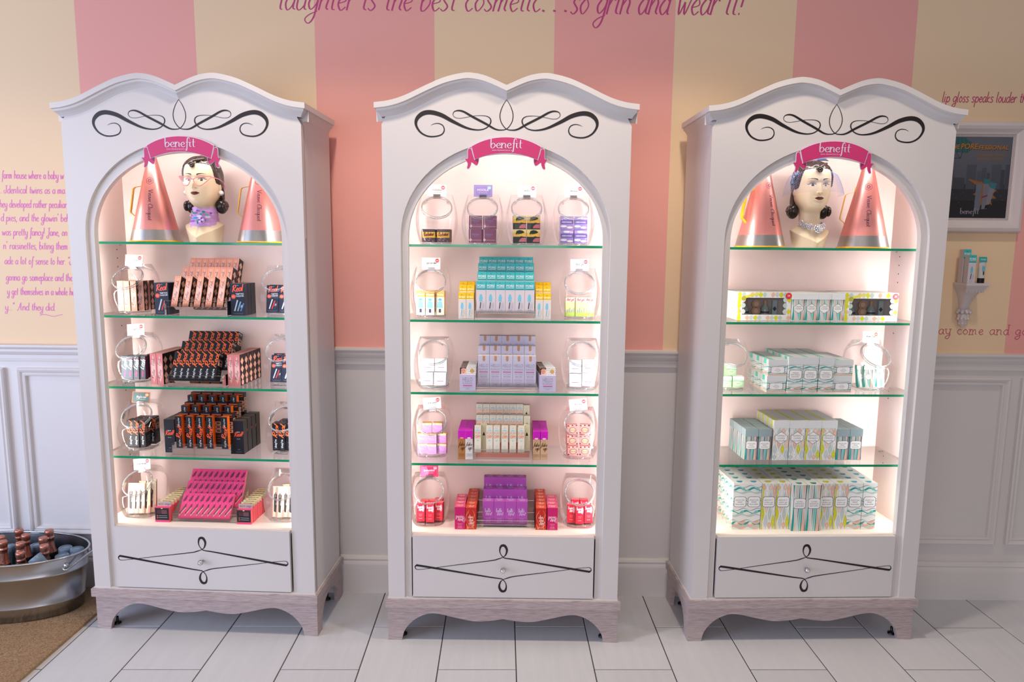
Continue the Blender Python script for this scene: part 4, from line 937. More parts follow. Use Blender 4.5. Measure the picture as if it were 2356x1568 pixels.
# ------------------------------------------------------------------ clear counter jars with a slanted round mouth
def jar_proto():
    H = .194; prof = [(0.0, -.066, .066, .059), (.003, -.072, .072, .064), (.02, -.079, .081, .0715), (.05, -.085, .087, .0790), (.075, -.086, .089, .0820), (.092, -.084, .090, .0825)]
    n = 14; z0, yf0 = .092, -.084
    for i in range(1, n+1):
        t = i/n; z = z0 + (H-z0)*t
        yf = yf0 + (z - z0)*1.0; back = .090 - .052*max(0, (t-.25)/.75)**2.2; a = .0825 - .0215*t**1.8
        prof.append((z, yf, back, a))
    seg = 56; rows = []
    for z, yf, yb, a in prof:
        c, d = (yf+yb)/2, (yb-yf)/2; r = []
        for j in range(seg):
            q = 2*math.pi*j/seg; cx, sy = math.cos(q), math.sin(q); e = 2/3.4
            r.append((a*math.copysign(abs(cx)**e, cx), c + d*math.copysign(abs(sy)**e, sy), z))
        rows.append(r)
    RC = Vector((0, -.038, .138)); RN = Vector((0, -math.sin(math.radians(45)), math.cos(math.radians(45)))); RN.normalize(); RR = .0575
    b = MB(); vs = [p for r in rows for p in r]; fs = []
    for i in range(len(rows)-1):
        for j in range(seg):
            q = (i*seg + j, i*seg + (j+1) % seg, (i+1)*seg + (j+1) % seg, (i+1)*seg + j)
            m = sum((Vector(vs[k]) for k in q), Vector())/4; dv = m - RC; h = dv.dot(RN)
            if abs(h) < .03 and (dv - RN*h).length < RR - .001 and m.y < .03: continue
            fs.append(q)
    b.add(vs, fs, 'jar_plastic', True); b.add(rows[0], [tuple(range(seg))[::-1]], 'jar_plastic')
    top = len(prof)-1; b.add(rows[top], [tuple(range(seg))], 'jar_plastic')
    ux = Vector((1, 0, 0)); uy = RN.cross(ux)
    def circ(r, off, m=48): return [RC + ux*r*math.cos(2*math.pi*i/m) + uy*r*math.sin(2*math.pi*i/m) + RN*off for i in range(m)]
    k = MB(); k.tube(circ(RR, .006), .0026, 'jar_rim', 8, True); k.tube(circ(RR+.001, -.002), .0016, 'jar_rim', 8, True)
    k.grid([circ(RR-.0015, -.012) + [circ(RR-.0015, -.012)[0]], circ(RR-.0015, .007) + [circ(RR-.0015, .007)[0]]], 'jar_plastic')
    f = MB(); f.lathe([(.056, .0005), (.058, .004), (.056, .0075)], 'jar_rim', 40, sy=1.12)
    return Proto('candy_jar', [('jar_body', b, None), ('jar_mouth', k, None), ('jar_foot', f, None)])
JAR = jar_proto()
def price_card(cardcol, words, small, price, edge=None, ink='#57645f', badge='#e2505a', pink=None):
    w, h = .072, .046; b = MB(); b.box(-w/2, w/2, 0, .0012, 0, h, cardcol); F = Ffront(w)
    if edge: b.ring(F, .0005, .0005, w-.0005, h-.0005, .002, edge)
    else: b.ring(F, .0045, .0045, w-.0045, h-.0045, .0005, '#c6d2d2')
    if pink: b.poly(F, [(.002, .002), (.030, .002), (.034, .020), (.026, .040), (.002, .044)], pink)
    if words.isupper() or words.startswith('bene'): b.text(F, words, w/2, .022, .013, ink, w=.044, bold=.01)
    else: b.pen(F, words, w/2, .0215, .0050, ink, 'script', .11, w=min(.040, .0050*len(words)*.85))
    b.text(F, small, w/2, .0145, .0038, ink, w=.036)
    if price: b.disc(F, w-.0125, h-.0115, .0075, .0075, badge, 16); b.text(F, price, w-.0125, h-.0140, .0072, '#f8eeee', w=.010, bold=.02)
    c = MB(); c.box(-.014, .014, -.0025, .004, -.010, .0035, 'acrylic_edge'); c.box(-.014, .014, -.0025, -.0015, .0035, .008, 'acrylic_edge')
    return Proto('price_card', [('card', b, None), ('clip', c, None)])
def jar(k, s, x, label, rz=0, card=None, cardlabel=None, y=.176, tilt=0, cx=0):
    if s == 5: y = .152
    JAR.put(at(k, x, y, SZ[s] + .0006, rz), label, 'jar', 'clear slant-mouthed jars')
    if card:
        m = at(k, x, y, SZ[s] + .0006, rz) @ Matrix.Translation((cx, -.002, .1850)) @ Matrix.Rotation(math.radians(tilt), 4, 'Y') @ Matrix.Rotation(math.radians(-9), 4, 'X')
        price_card(**card).put(m, cardlabel, 'price card', 'price cards on the jars')
def fill(k, s, x, proto, spots, desc, where, cat='box', y=.176, group=None, sc=1.0):
    if s == 5: y = .152
    """boxes lying in a jar: spots = (dx, dy, dz, turn, lean)"""
    for i, (dx, dy, dz, rz, rx) in enumerate(spots):
        if s > 1: dx, dy = dx*.84, dy*.88 + .004
        PR[proto].put(at(k, x + dx, y + dy, SZ[s] + .0085 + dz*(sc*.96 if s > 1 else 1), rz, rx) @ Matrix.Scale(sc*(.96 if s > 1 else 1), 4), f'{desc}, {ORD[i+1]} inside {where}', cat, group or f'{desc} in {where}')
WC = dict(cardcol='white_card')
# left cabinet
jar('L', 2, -.318, 'clear jar of peach cartons below the bust with glasses', 0, dict(WC, words='roller lash', small='super-curling mascara', price='$24'), 'white price card on the jar of peach cartons', cx=.004, tilt=2)
jar('L', 3, -.322, 'clear jar of grey mascara cartons beside pink-lit peach carton stack', 0, dict(WC, words='badgal lash', small='volumizing mascara', price='$19'), 'white price card on the jar of grey cartons', tilt=-4)
jar('L', 4, -.320, 'clear jar of black cartons with navy price card', 4, dict(cardcol='#3c5a60', words="they're real", small='lengthening mascara', price='$24', edge='#e8853a', ink='#f0e6da', badge='#e8853a'), 'navy price card with orange border on a jar', tilt=3)
jar('L', 5, -.316, 'clear jar of cream pencil cards in the bottom corner', 0, dict(WC, words='instant brow pencil', small='brow pencil', price='$22'), 'white price card above the cream pencil cards', tilt=-6)
jar('L', 2, .288, 'clear jar of navy boxes half hidden by the door jamb')
jar('L', 3, .292, 'clear jar of jumbled black boxes beside pink-lit peach carton stack')
jar('L', 4, .294, 'clear jar of black cartons without any price card')
jar('L', 5, .290, 'clear jar of leaning cream pencil cards without price card')
fill('L', 2, -.318, 'roller', [(-.040, -.050, 0, 0, 0), (-.008, -.052, 0, 0, 0), (.022, -.048, 0, 2, 0), (.046, -.030, 0, 8, 0), (-.022, -.004, 0, 0, 0), (.010, .006, 0, 0, 0), (.044, .024, 0, 4, 0)], 'peach carton with black script', 'jar under the bust with glasses')
fill('L', 3, -.322, 'lash_jar', [(-.044, -.046, 0, 0, -4), (-.016, -.048, 0, 0, -3), (.012, -.046, 0, 0, -4), (.040, -.040, 0, 6, -5), (-.034, -.012, 0, 0, -2), (-.004, -.010, 0, 0, -3), (.028, -.004, 0, 5, -3), (.040, .030, 0, 8, -2)], 'grey mascara carton', 'jar beside the pink-lit carton stack')
fill('L', 4, -.320, 'mascara', [(-.034, -.050, 0, 0, 0), (-.004, -.054, 0, 0, 0), (.026, -.050, 0, 2, 0), (-.024, .004, 0, 0, 0), (.006, .006, 0, 0, 0), (.040, .010, 0, 5, 0)], 'black carton with orange script', 'jar under the navy price card')
fill('L', 5, -.316, 'pencil', [(-.044, -.046, 0, 4, -8), (-.022, -.044, 0, 4, -8), (.002, -.042, 0, 4, -8), (.026, -.036, 0, 6, -9), (.046, -.020, 0, 10, -8), (-.010, -.010, 0, 4, -7), (.030, .012, 0, 8, -8)], 'cream brow pencil card', 'bottom jar under its white price card', sc=1.16)
fill('L', 2, .288, 'tempt_red', [(-.031, -.046, 0, -3, -8), (.031, -.046, 0, 3, -8), (-.028, -.008, .0, 4, -8), (.030, -.004, 0, -4, -8)], 'navy gift box', 'jar half hidden by the jamb', sc=.92)
fill('L', 3, .292, 'tempt_red', [(-.030, -.044, .0, -4, -12), (.030, -.046, .0, 4, -6), (-.026, -.008, .002, 6, -10), (.030, -.004, .002, -4, -10)], 'black gift box', 'jar of jumbled black boxes', sc=.92)
fill('L', 4, .294, 'mascara', [(-.042, -.052, 0, 0, 0), (-.010, -.054, 0, 2, 0), (.024, -.050, 0, -2, 0), (-.028, .002, 0, 0, 0), (.006, .004, 0, 0, 0), (.040, .006, 0, 0, 0)], 'black carton with orange script', 'jar without price card')
fill('L', 5, .290, 'pencil', [(-.044, -.040, 0, 8, -14), (-.020, -.044, 0, 6, -12), (.004, -.038, 0, -4, -10), (.030, -.040, 0, -14, -8), (-.006, -.010, 0, 6, -10), (.034, .006, 0, -6, -10)], 'cream brow pencil card', 'bottom jar beside the jamb', sc=1.16)
# centre cabinet
TOPJ = [(-.272, 'rockateur', 'gold and black powder boxes', 'gold and black powder box', dict(WC, words='rockateur', small='rose gold cheek powder', price='$28')),
        (-.092, 'hoola', 'plum powder boxes', 'plum powder box', dict(cardcol='#8f7bb5', words='HOOLA', small='bronzing powder', price='$28', ink='#e6e6f3', badge='#8fb6d9')),
        (.078, 'dallas', 'orange and black powder boxes', 'orange and black powder box', dict(WC, words='dallas', small='dusty rose face powder', price='$28')),
        (.260, 'hervana', 'lilac cloud powder boxes', 'lilac cloud powder box', dict(WC, words='hervana', small='good karma face powder', price='$28'))]
for i, (x, p, d, d1, c) in enumerate(TOPJ):
    jar('C', 1, x, f'clear jar of {d} on the top shelf', [6, 0, 0, -3][i], c, ('purple' if i == 1 else 'white') + f' price card above the {d}', y=.175, tilt=[1, 0, 1, 2][i])
    sp = [(-.026, -.050, 0, 14, 0), (.030, -.046, 0, -10, 0), (.010, -.006, 0, 30, 0)] if i == 0 else \
         [(-.0265, -.052, 0, 0, 0), (.0265, -.052, 0, 0, 0), (-.0265, -.012, 0, 0, 0), (.0265, -.012, 0, 0, 0), (-.0265, -.034, .0525, 3, 0), (.0270, -.033, .0525, -3, 0)]
    fill('C', 1, x, p, sp, d1, 'its top shelf jar', y=.172, sc=1.07)
jar('C', 2, -.296, 'clear jar of orange cartons beside yellow cartons', 4, dict(WC, words='agent zero shine', small='shine vanishing pro powder', price='$30'), 'white price card on the jar of orange cartons', tilt=0)
jar('C', 2, .290, 'clear jar of lime and pink cartons', -4, dict(WC, words='that gal', small='brightening face primer', price='$29'), 'white price card on the jar of lime cartons', tilt=-1)
jar('C', 3, -.284, 'clear jar of white compact boxes beside lilac cartons, nearer the tub', 2)
jar('C', 3, .304, 'clear jar of tumbled white compact boxes nearer the bracket shelf', -3)
jar('C', 4, -.294, 'clear jar of lilac and gold dotted boxes', 2, dict(WC, words='dear pearl', small='shimmer powder', price='$28'), 'white price card tilted over lilac dotted boxes', tilt=-5)
jar('C', 4, .298, 'clear jar of coral concealer boxes with black spots', -2, dict(WC, words='boi-ing', small='industrial strength concealer', price='$20'), 'white price card tilted over coral spotted boxes', tilt=-6)
jar('C', 5, -.306, 'clear jar of red cartons under the red price card', 4, dict(cardcol='#d52a5e', words='benetint', small='rose-tinted lip & cheek stain', price='$30', ink='#fbeef0', pink='#ea6f9a', badge='#ee7f9c'), 'red price card with white lettering on a jar', tilt=0)
jar('C', 5, .308, 'clear jar of red cartons without price card', -6)
fill('C', 2, -.296, 'shine', [(-.046, -.040, 0, 6, -4), (-.001, -.048, 0, 2, -3), (.044, -.040, 0, -5, -4), (-.026, -.008, 0, 6, -2), (.016, -.006, 0, 0, -2)], 'orange and cream carton', 'jar beside the yellow cartons', sc=0.94)
fill('C', 2, .290, 'thatgal', [(-.044, -.046, 0, 4, -3), (.002, -.050, 0, -6, -4), (.046, -.044, 0, -8, -4), (-.020, -.006, 0, 0, -2), (.026, -.004, 0, 0, -2)], 'lime and pink carton', 'jar of lime cartons', sc=0.86)
fill('C', 3, -.284, 'flawless', [(-.032, -.048, 0, 10, -6), (.030, -.050, 0, -3, -4), (-.028, -.034, .0630, 3, -4), (.032, -.032, .0630, -3, -5), (-.028, .006, 0, 0, -4), (.030, .010, 0, 0, -4)], 'white compact box', 'jar of upright compact boxes', sc=0.88)
fill('C', 3, .304, 'flawless', [(-.030, -.050, 0, 4, -4), (.030, -.052, .004, -14, -8), (-.030, -.034, .0630, -3, -4), (.032, -.030, .0650, 4, -7), (-.028, .008, 0, 0, -4), (.030, .012, 0, 0, -4)], 'white compact box', 'jar of tumbled compact boxes', sc=0.88)
fill('C', 4, -.294, 'pearl', [(-.046, -.042, 0, 12, 0), (.001, -.052, 0, 0, 0), (.048, -.044, 0, -6, 0), (-.046, -.038, .051, 8, 0), (.001, -.044, .051, 0, 0), (.047, -.036, .051, -6, 0), (-.024, -.028, .102, 4, 0), (.026, -.026, .102, -3, 0)], 'lilac dotted powder box', 'jar under a tilted card', sc=0.84)
fill('C', 4, .298, 'boing', [(-.026, -.052, 0, 6, -4), (.030, -.052, 0, -6, -4), (-.029, -.040, .0478, 6, -5), (.030, -.038, .0478, -6, -5), (-.028, -.024, .0955, 8, -6), (.031, -.020, .0955, -8, -6)], 'coral spotted concealer box', 'jar under a tilted card', sc=0.89)
fill('C', 5, -.306, 'benetint', [(-.038, -.044, 0, 5, -5), (.008, -.050, 0, 2, -5), (.046, -.032, 0, -8, -5), (-.024, -.008, .0, 0, -4), (.018, -.006, 0, 0, -4), (.040, .010, .0, -6, -4)], 'red carton', 'jar under the red price card', sc=0.92)
fill('C', 5, .308, 'benetint', [(-.042, -.038, 0, -4, -6), (-.002, -.050, 0, 0, -6), (.042, -.038, 0, 4, -6), (-.020, -.006, .012, 0, -5), (.022, -.006, .012, 0, -5)], 'red carton', 'jar without price card', sc=0.92)
# right cabinet
jar('R', 3, .290, 'clear jar of mint packets beside mint lidded boxes', 6, dict(WC, words='dream cream', small='sample sized treats', price='$10', badge='#ee7a5a'), 'white price card on the jar of mint packets', tilt=2)
jar('R', 3, -.282, 'clear jar of green soap boxes half hidden by the jamb', -6)
fill('R', 3, .290, 'mint_packet', [(-.046, -.044, 0, 14, -12), (-.020, -.050, 0, -8, -8), (.012, -.044, 0, 12, -10), (.040, -.044, 0, -6, -8), (-.034, -.016, 0, 6, -10), (.004, -.014, 0, 10, -8), (.036, -.008, 0, 0, -8)], 'mint striped packet', 'jar beside the mint boxes', 'packet')
fill('R', 3, -.282, 'green_small', [(.028, -.056, 0, -6, 0), (-.028, -.054, 0, 4, 0), (.022, -.008, .0, 8, 0), (-.030, -.006, 0, 0, 0), (.0, -.034, .051, 10, 0)], 'pale green soap box', 'jar half hidden by the jamb', sc=0.9)

# ------------------------------------------------------------------ acrylic risers and rows of cartons
def riser(k, s, x0, x1, y0, steps, label, lip=.022, slant=0):
    """steps: (y of the tread front, height over the shelf, tread depth); slant: treads fall towards the back by this angle"""
    z = SZ[s] + .0004; lst = []; ca, sa = math.cos(math.radians(slant)), math.sin(math.radians(slant))
    back = [(y + d*ca, h - d*sa) for y, h, d in steps]; Q = lambda a, b: [(x0,) + a, (x1,) + a, (x1,) + b, (x0,) + b]
    for i, (y, h, d) in enumerate(steps):
        m = MB(); m.add(Q((y, h), back[i]), [(0, 1, 2, 3)], 'clear_acrylic'); m.box(x0, x1, y - (0 if slant else .0012), y + (.0014 if slant else .0004), h - .0014, h + (-.0004 if slant else .0004), 'acrylic_edge')
        lo = (back[i-1] if slant else (y, steps[i-1][1])) if i else (y, 0.0)
        m.add(Q(lo, (y, h)), [(0, 1, 2, 3)], 'clear_acrylic'); lst.append(('tread', m, None))
    y, h, d = steps[0]; m = MB(); m.add(Q((y, h), (y - .001, h + lip)), [(0, 1, 2, 3)], 'clear_acrylic')
    m.box(x0, x1, y - .002, y, h + lip - .001, h + lip + .0008, 'acrylic_edge'); m.box(x0, x1, y - .0012, y + .0012, 0, .0018, 'acrylic_edge'); lst.append(('lip', m, None))
    yb = back[-1][0]
    for x in (x0, x1):
        m = MB(); q = [(steps[0][0], 0), (steps[0][0], steps[0][1] + lip)] + [(y + d*.9, h + lip) for y, h, d in steps] + [(yb, steps[-1][1] + lip), (yb, 0)]
        m.add([(x, a, c) for a, c in q], [tuple(range(len(q)))], 'clear_acrylic')
        for (a, c), (a2, c2) in zip(q[1:-1], q[2:]): m.tube([(x, a, c), (x, a2, c2)], .0007, 'acrylic_edge', 5)
        m.tube([(x, q[0][0], 0), (x, q[1][0], q[1][1])], .0009, 'acrylic_edge', 5); lst.append(('side_plate', m, None))
    Proto('display_riser', lst).put(at(k, 0, 0, z), label, 'riser', 'clear acrylic risers')
RN = {3: ['front', 'middle', 'back'], 4: ['front', 'second', 'third', 'back'], 2: ['front', 'back'], 1: ['only']}
def rowof(proto, k, s, xs, y, z, desc, row, where, rx=0, group=None, cat='box'):
    n = len(xs)
    for i, x in enumerate(xs):
        p = proto[i] if isinstance(proto, (list, tuple)) else proto
        pos = f'{ORD[i+1]} from left' if n > 1 else 'alone'
        PR[p].put(at(k, x, y, SZ[s] + z, 0, rx), f'{desc}, {pos} in {row} row {where}', cat, group or f'{desc} {where}')
def stack(proto, k, s, x, y, z, n, dy, desc, where, group, cat='box', dx=0, first=None, jit=.0008):
    """n cartons one behind the other"""
    for i in range(n):
        p = first if (first and i == 0) else proto
        PR[p].put(at(k, x + dx*i + random.uniform(-jit, jit), y + dy*i, SZ[s] + z + .0005), f'{desc}, {ORD[i+1]} from the front {where}'.strip(), cat, group)
lin_ = lambda a, b, n: [a + (b-a)*i/(n-1) for i in range(n)]
# --- left cabinet, second shelf: peach cartons leaning on a slanted riser
riser('L', 2, -.135, .112, .070, [(.070, .034, .0415), (.130, .069, .0415), (.190, .104, .0415)], 'clear acrylic riser under the leaning peach cartons', slant=22)
for r, (n, a, b) in enumerate([(5, -.100, .082), (8, -.098, .082), (8, -.098, .082)]):
    rowof('roller', 'L', 2, lin_(a, b, n), .0715 + .060*r, .0355 + .035*r, 'peach leaning carton', RN[3][r], 'on its riser', -22, 'peach cartons on the riser')
stack('tempt_red', 'L', 2, -.157, .090, 0, 5, .0148, 'navy gift box with red picture', 'of its stack', 'navy gift boxes beside the peach cartons')
stack('tempt_red', 'L', 2, .147, .090, 0, 7, .0148, 'navy gift box with blue picture', 'of its stack', 'navy gift boxes by the jamb', first='tempt_blue')
# third shelf: black leaning cartons
riser('L', 3, -.128, .090, .052, [(.052, .024, .0455), (.114, .058, .0455), (.176, .092, .0455)], 'clear acrylic riser under the leaning black cartons', slant=23)
for r, (n, a, b) in enumerate([(7, -.108, .046), (8, -.108, .072), (8, -.108, .072)]):
    rowof('mascara', 'L', 3, lin_(a, b, n), .0535 + .062*r, .0255 + .034*r, 'black leaning carton', RN[3][r], 'on its riser', -23, 'black cartons on the slanted riser')
for side, x in (('nearer the tub', -.193), ('nearer the jamb', .1195)):
    for c in (0, 1):
        stack('roller_pinklit', 'L', 3, x - .0128 + .0256*c, .088, 0, 5, .0405, f'pink-lit peach carton in {["outer", "inner"][c ^ (x > 0)]} column {side}', '', 'pink-lit peach carton stacks beside the black cartons')
# fourth shelf: upright black and orange cartons
riser('L', 4, -.140, .100, .074, [(.074, .027, .050), (.128, .058, .050), (.182, .089, .055)], 'clear acrylic riser under the orange sided cartons', lip=.018)
for r, xs in enumerate([[-.110, -.067, -.025, .016, .076], [-.112, -.067, -.022, .023, .068], [-.112, -.067, -.022, .023, .068]]):
    rowof('pushup', 'L', 4, xs, .076 + .054*r, .028 + .031*r, 'black orange sided carton', RN[3][r], 'on its riser', 0, 'orange sided cartons on the riser')
    rowof('liner_back', 'L', 4, [q + .004 for q in lin_(-.106, .076, 5)], .101 + .054*r, .028 + .031*r, 'black carton with eye pictures', RN[3][r], 'on the same riser', 0, 'eye picture cartons on the riser')
stack('remover', 'L', 4, -.163, .100, 0, 4, .040, 'plain dark carton beside the navy card jar', '', 'dark remover cartons')
stack('remover', 'L', 4, .121, .100, 0, 4, .042, 'plain dark carton beside the uncarded jar', '', 'dark remover cartons')
# bottom deck: pink leaning cartons and brow kits
riser('L', 5, -.150, .118, .066, [(.066, .012, .0130), (.116, .047, .0130), (.166, .082, .0130)], 'clear acrylic riser under the leaning pink cartons', slant=34)
for r, (n, a, b) in enumerate([(9, -.118, .072), (10, -.124, .094), (10, -.128, .082)]):
    rowof('brow', 'L', 5, lin_(a, b, n), .0675 + .050*r, .0135 + .035*r, 'pink leaning carton', RN[3][r], 'on its riser', -34, 'pink cartons on the riser')
stack('zing', 'L', 5, -.187, .055, 0, 9, .0222, 'pink brow kit beside the carded jar', '', 'brow kit stacks', first='zing_front', dx=.0)
stack('zing', 'L', 5, .150, .055, 0, 9, .0222, 'pink brow kit beside the uncarded jar', '', 'brow kit stacks', first='zing_front')
# --- centre cabinet, second shelf
riser('C', 2, -.117, .115, .098, [(.098, .022, .034), (.150, .056, .034), (.196, .089, .034), (.242, .114, .036)], 'clear acrylic riser under the teal cartons', lip=.010)
for r, (a, b, y, z) in enumerate([(-.0945, .0925, .100, .023), (-.093, .092, .152, .057), (-.093, .092, .198, .090), (-.091, .089, .244, .115)]):
    rowof('teal', 'C', 2, lin_(a, b, 6), y, z, 'teal topped carton', RN[4][r], 'on the teal riser', 0, 'teal topped cartons')
for x, side in ((-.152, 'nearer the orange jar'), (.1455, 'nearer the lime jar')):
    riser('C', 2, x - .031, x + .031, .131, [(.131, .028, .034), (.167, .040, .034)], f'small clear step under the rear yellow cartons {side}', lip=.001)
    for c in (0, 1):
        for i in range(3):
            PR['yellow'].put(at('C', x - .0152 + .0304*c, [.099, .1325, .1685][i], SZ[2] + [.0005, .0290, .0410][i]), f'yellow topped carton {["in front", "second", "last"][i]}, {["outer", "inner"][c ^ (x > 0)]} column {side}', 'box', 'yellow topped cartons')
# third shelf
riser('C', 3, -.114, .126, .098, [(.098, .010, .038), (.142, .044, .040), (.188, .078, .045)], 'clear acrylic riser under the lilac cartons', lip=.016)
for r, (a, b) in enumerate([(-.0835, .0985), (-.085, .097), (-.083, .097)]):
    rowof('lilac', 'C', 3, lin_(a, b, 5), .100 + .045*r, .011 + .034*r, 'lilac carton with tan tab', RN[3][r], 'on its riser', 0, 'lilac cartons on the riser')
stack('compact', 'C', 3, -.145, .072, 0, 8, .0215, 'lilac compact box nearer the upright jar', '', 'lilac compact boxes', dx=0)
stack('compact', 'C', 3, .166, .072, 0, 8, .0215, 'lilac compact box nearer the tumbled jar', '', 'lilac compact boxes', dx=-.0018)
# fourth shelf
riser('C', 4, -.124, .106, .088, [(.088, .030, .040), (.140, .064, .040), (.190, .098, .045)], 'clear acrylic riser under the cream cartons', lip=.014)
rowof('puff', 'C', 4, [-.1055, -.059, -.031, .001, .033, .066], .091, .031, 'cream carton', 'front', 'on its riser', 0, 'cream cartons on the riser')
rowof('puff', 'C', 4, lin_(-.1015, .060, 7), .143, .065, 'cream carton', 'middle', 'on its riser', 0, 'cream cartons on the riser')
rowof('puff', 'C', 4, lin_(-.1045, .060, 7), .193, .099, 'cream carton', 'back', 'on its riser', 0, 'cream cartons on the riser')
for r, (x, y, z) in enumerate([(.0885, .117, .031), (.0885, .145, .063), (.0870, .195, .095)]):
    PR['puff_side'].put(at('C', x, y, SZ[4] + z), f'cream carton with black triangle ending the {RN[3][r]} row', 'box', 'cream cartons turned sideways')
PR['puff_side'].put(at('C', -.083, .117, SZ[4] + .031), 'cream carton with black triangle in the front row gap', 'box', 'cream cartons turned sideways')
mb = MB(); mb.box(-.115, .100, .128, .1285, .0, .062, '#ee9a86'); F = lambda u, v, e: (u, .128 - e, v)
mb.text(F, 'erase', -.085, .034, .012, '#f6cdbf', w=.028); mb.text(F, 'erase', .084, .034, .012, '#f6cdbf', w=.028)
obj('backing_card', mb, None, at('C', 0, 0, SZ[4] + .0005), 'coral printed card standing behind the front cream cartons', 'card')
for x, side, cols in ((-.155, 'nearer the dotted jar', ('fake_brown', 'fake_white')), (.142, 'nearer the spotted jar', ('fake_tan', 'fake_tan'))):
    for c in (0, 1): stack('fake_tan', 'C', 4, x - .0150 + .0300*c, .098, 0, 6, .0305, f'magenta topped carton, {["outer", "inner"][c ^ (x > 0)]} column {side}', '', 'magenta topped cartons', first=cols[c])
# bottom deck
riser('C', 5, -.112, .122, .085, [(.085, .012, .042), (.132, .046, .042), (.178, .080, .050)], 'clear acrylic riser under the purple cartons', lip=.018)
for r, (a, b) in enumerate([(-.063, .072), (-.062, .070), (-.062, .067)]):
    rowof('lolli', 'C', 5, lin_(a, b, 4), .088 + .047*r, .0135 + .034*r, 'purple carton', RN[3][r], 'on its riser', 0, 'purple cartons on the riser')
stack('posie', 'C', 5, -.1745, .062, 0, 4, .0375, 'magenta carton nearer the red card jar', '', 'magenta carton rows')
stack('chacha', 'C', 5, -.1305, .063, 0, 6, .0375, 'orange red carton nearer the red card jar', '', 'orange red carton rows')
stack('chacha', 'C', 5, .1490, .066, 0, 6, .0375, 'orange red carton nearer the uncarded red jar', '', 'orange red carton rows')
stack('posie', 'C', 5, .1935, .065, 0, 4, .0375, 'magenta carton nearer the uncarded red jar', '', 'magenta carton rows')
# --- right cabinet
PR['gift'].put(at('R', -.1795, .110, SZ[2] + .0005, 0), 'yellow leaf window gift box under the shorter visible megaphone', 'gift box', 'window gift boxes')
PR['gift'].put(at('R', .2400, .100, SZ[2] + .0005, 0), 'yellow leaf window gift box under the whole megaphone', 'gift box', 'window gift boxes')
for c, x in enumerate(lin_(-.0475, .1085, 4)):
    stack('mint_stripe', 'R', 2, x, .102 if c < 3 else .100, 0, 3, .063, f'white lidded striped box in {ORD[c+1]} column between gift boxes', '', 'striped lidded boxes')
for (x, nm) in ((-.127, 'nearer the soap jar'), (.133, 'nearer the packet jar')):
    for lv in (0, 1): stack('mint_short', 'R', 3, x + .002*lv, .076, .0647*lv, 3, .073, f'{["lower", "upper"][lv]} short mint box {nm}', '', 'short mint lidded boxes')
for c, x in enumerate(lin_(-.0575, .0640, 3)): stack('mint_tall', 'R', 3, x, .070, 0, 4, .0605, f'tall mint lidded box in {ORD[c+1]} column', '', 'tall mint lidded boxes')
for c, x in enumerate((-.2035, -.1500)): stack('grey_stripe', 'R', 4, x, .101, 0, 4, .0460, f'grey striped box in {["outer", "inner"][c]} column nearer the middle cabinet', '', 'grey striped boxes')
for c, x in enumerate((.1680, .2210)): stack('grey_stripe', 'R', 4, x, .102, 0, 4, .0460, f'grey striped box in {["inner", "outer"][c]} column nearer the wainscot', '', 'grey striped boxes')
for c, x in enumerate(lin_(-.0855, .1090, 4)): stack('yellow_leaf' if c > 1 else 'yellow_leaf_pale', 'R', 4, x, .100, 0, 4, .0460, f'tall yellow leaf box in {ORD[c+1]} column', '', 'yellow leaf lidded boxes')
BOT = [('tall_wave', -.2495, .069, 'teal wave'), ('tall_wave', -.1920, .069, 'teal wave'), ('tall_leaf', -.1340, .069, 'yellow leaf'), ('tall_leaf', -.0755, .069, 'yellow leaf'),
       ('tall_stripe', -.0160, .049, 'teal stripe'), ('tall_stripe', .0420, .049, 'teal stripe'), ('tall_leaf', .1015, .066, 'yellow leaf'), ('tall_leaf', .1590, .066, 'yellow leaf'), ('tall_wave', .2165, .065, 'teal wave'), ('tall_wave', .2740, .065, 'teal wave')]
for c, (p, x, y, nm) in enumerate(BOT): stack(p, 'R', 5, x, y, 0, 5, .0475, f'tall {nm} carton in {ORD[c+1]} bottom column', '', f'tall {nm} cartons')

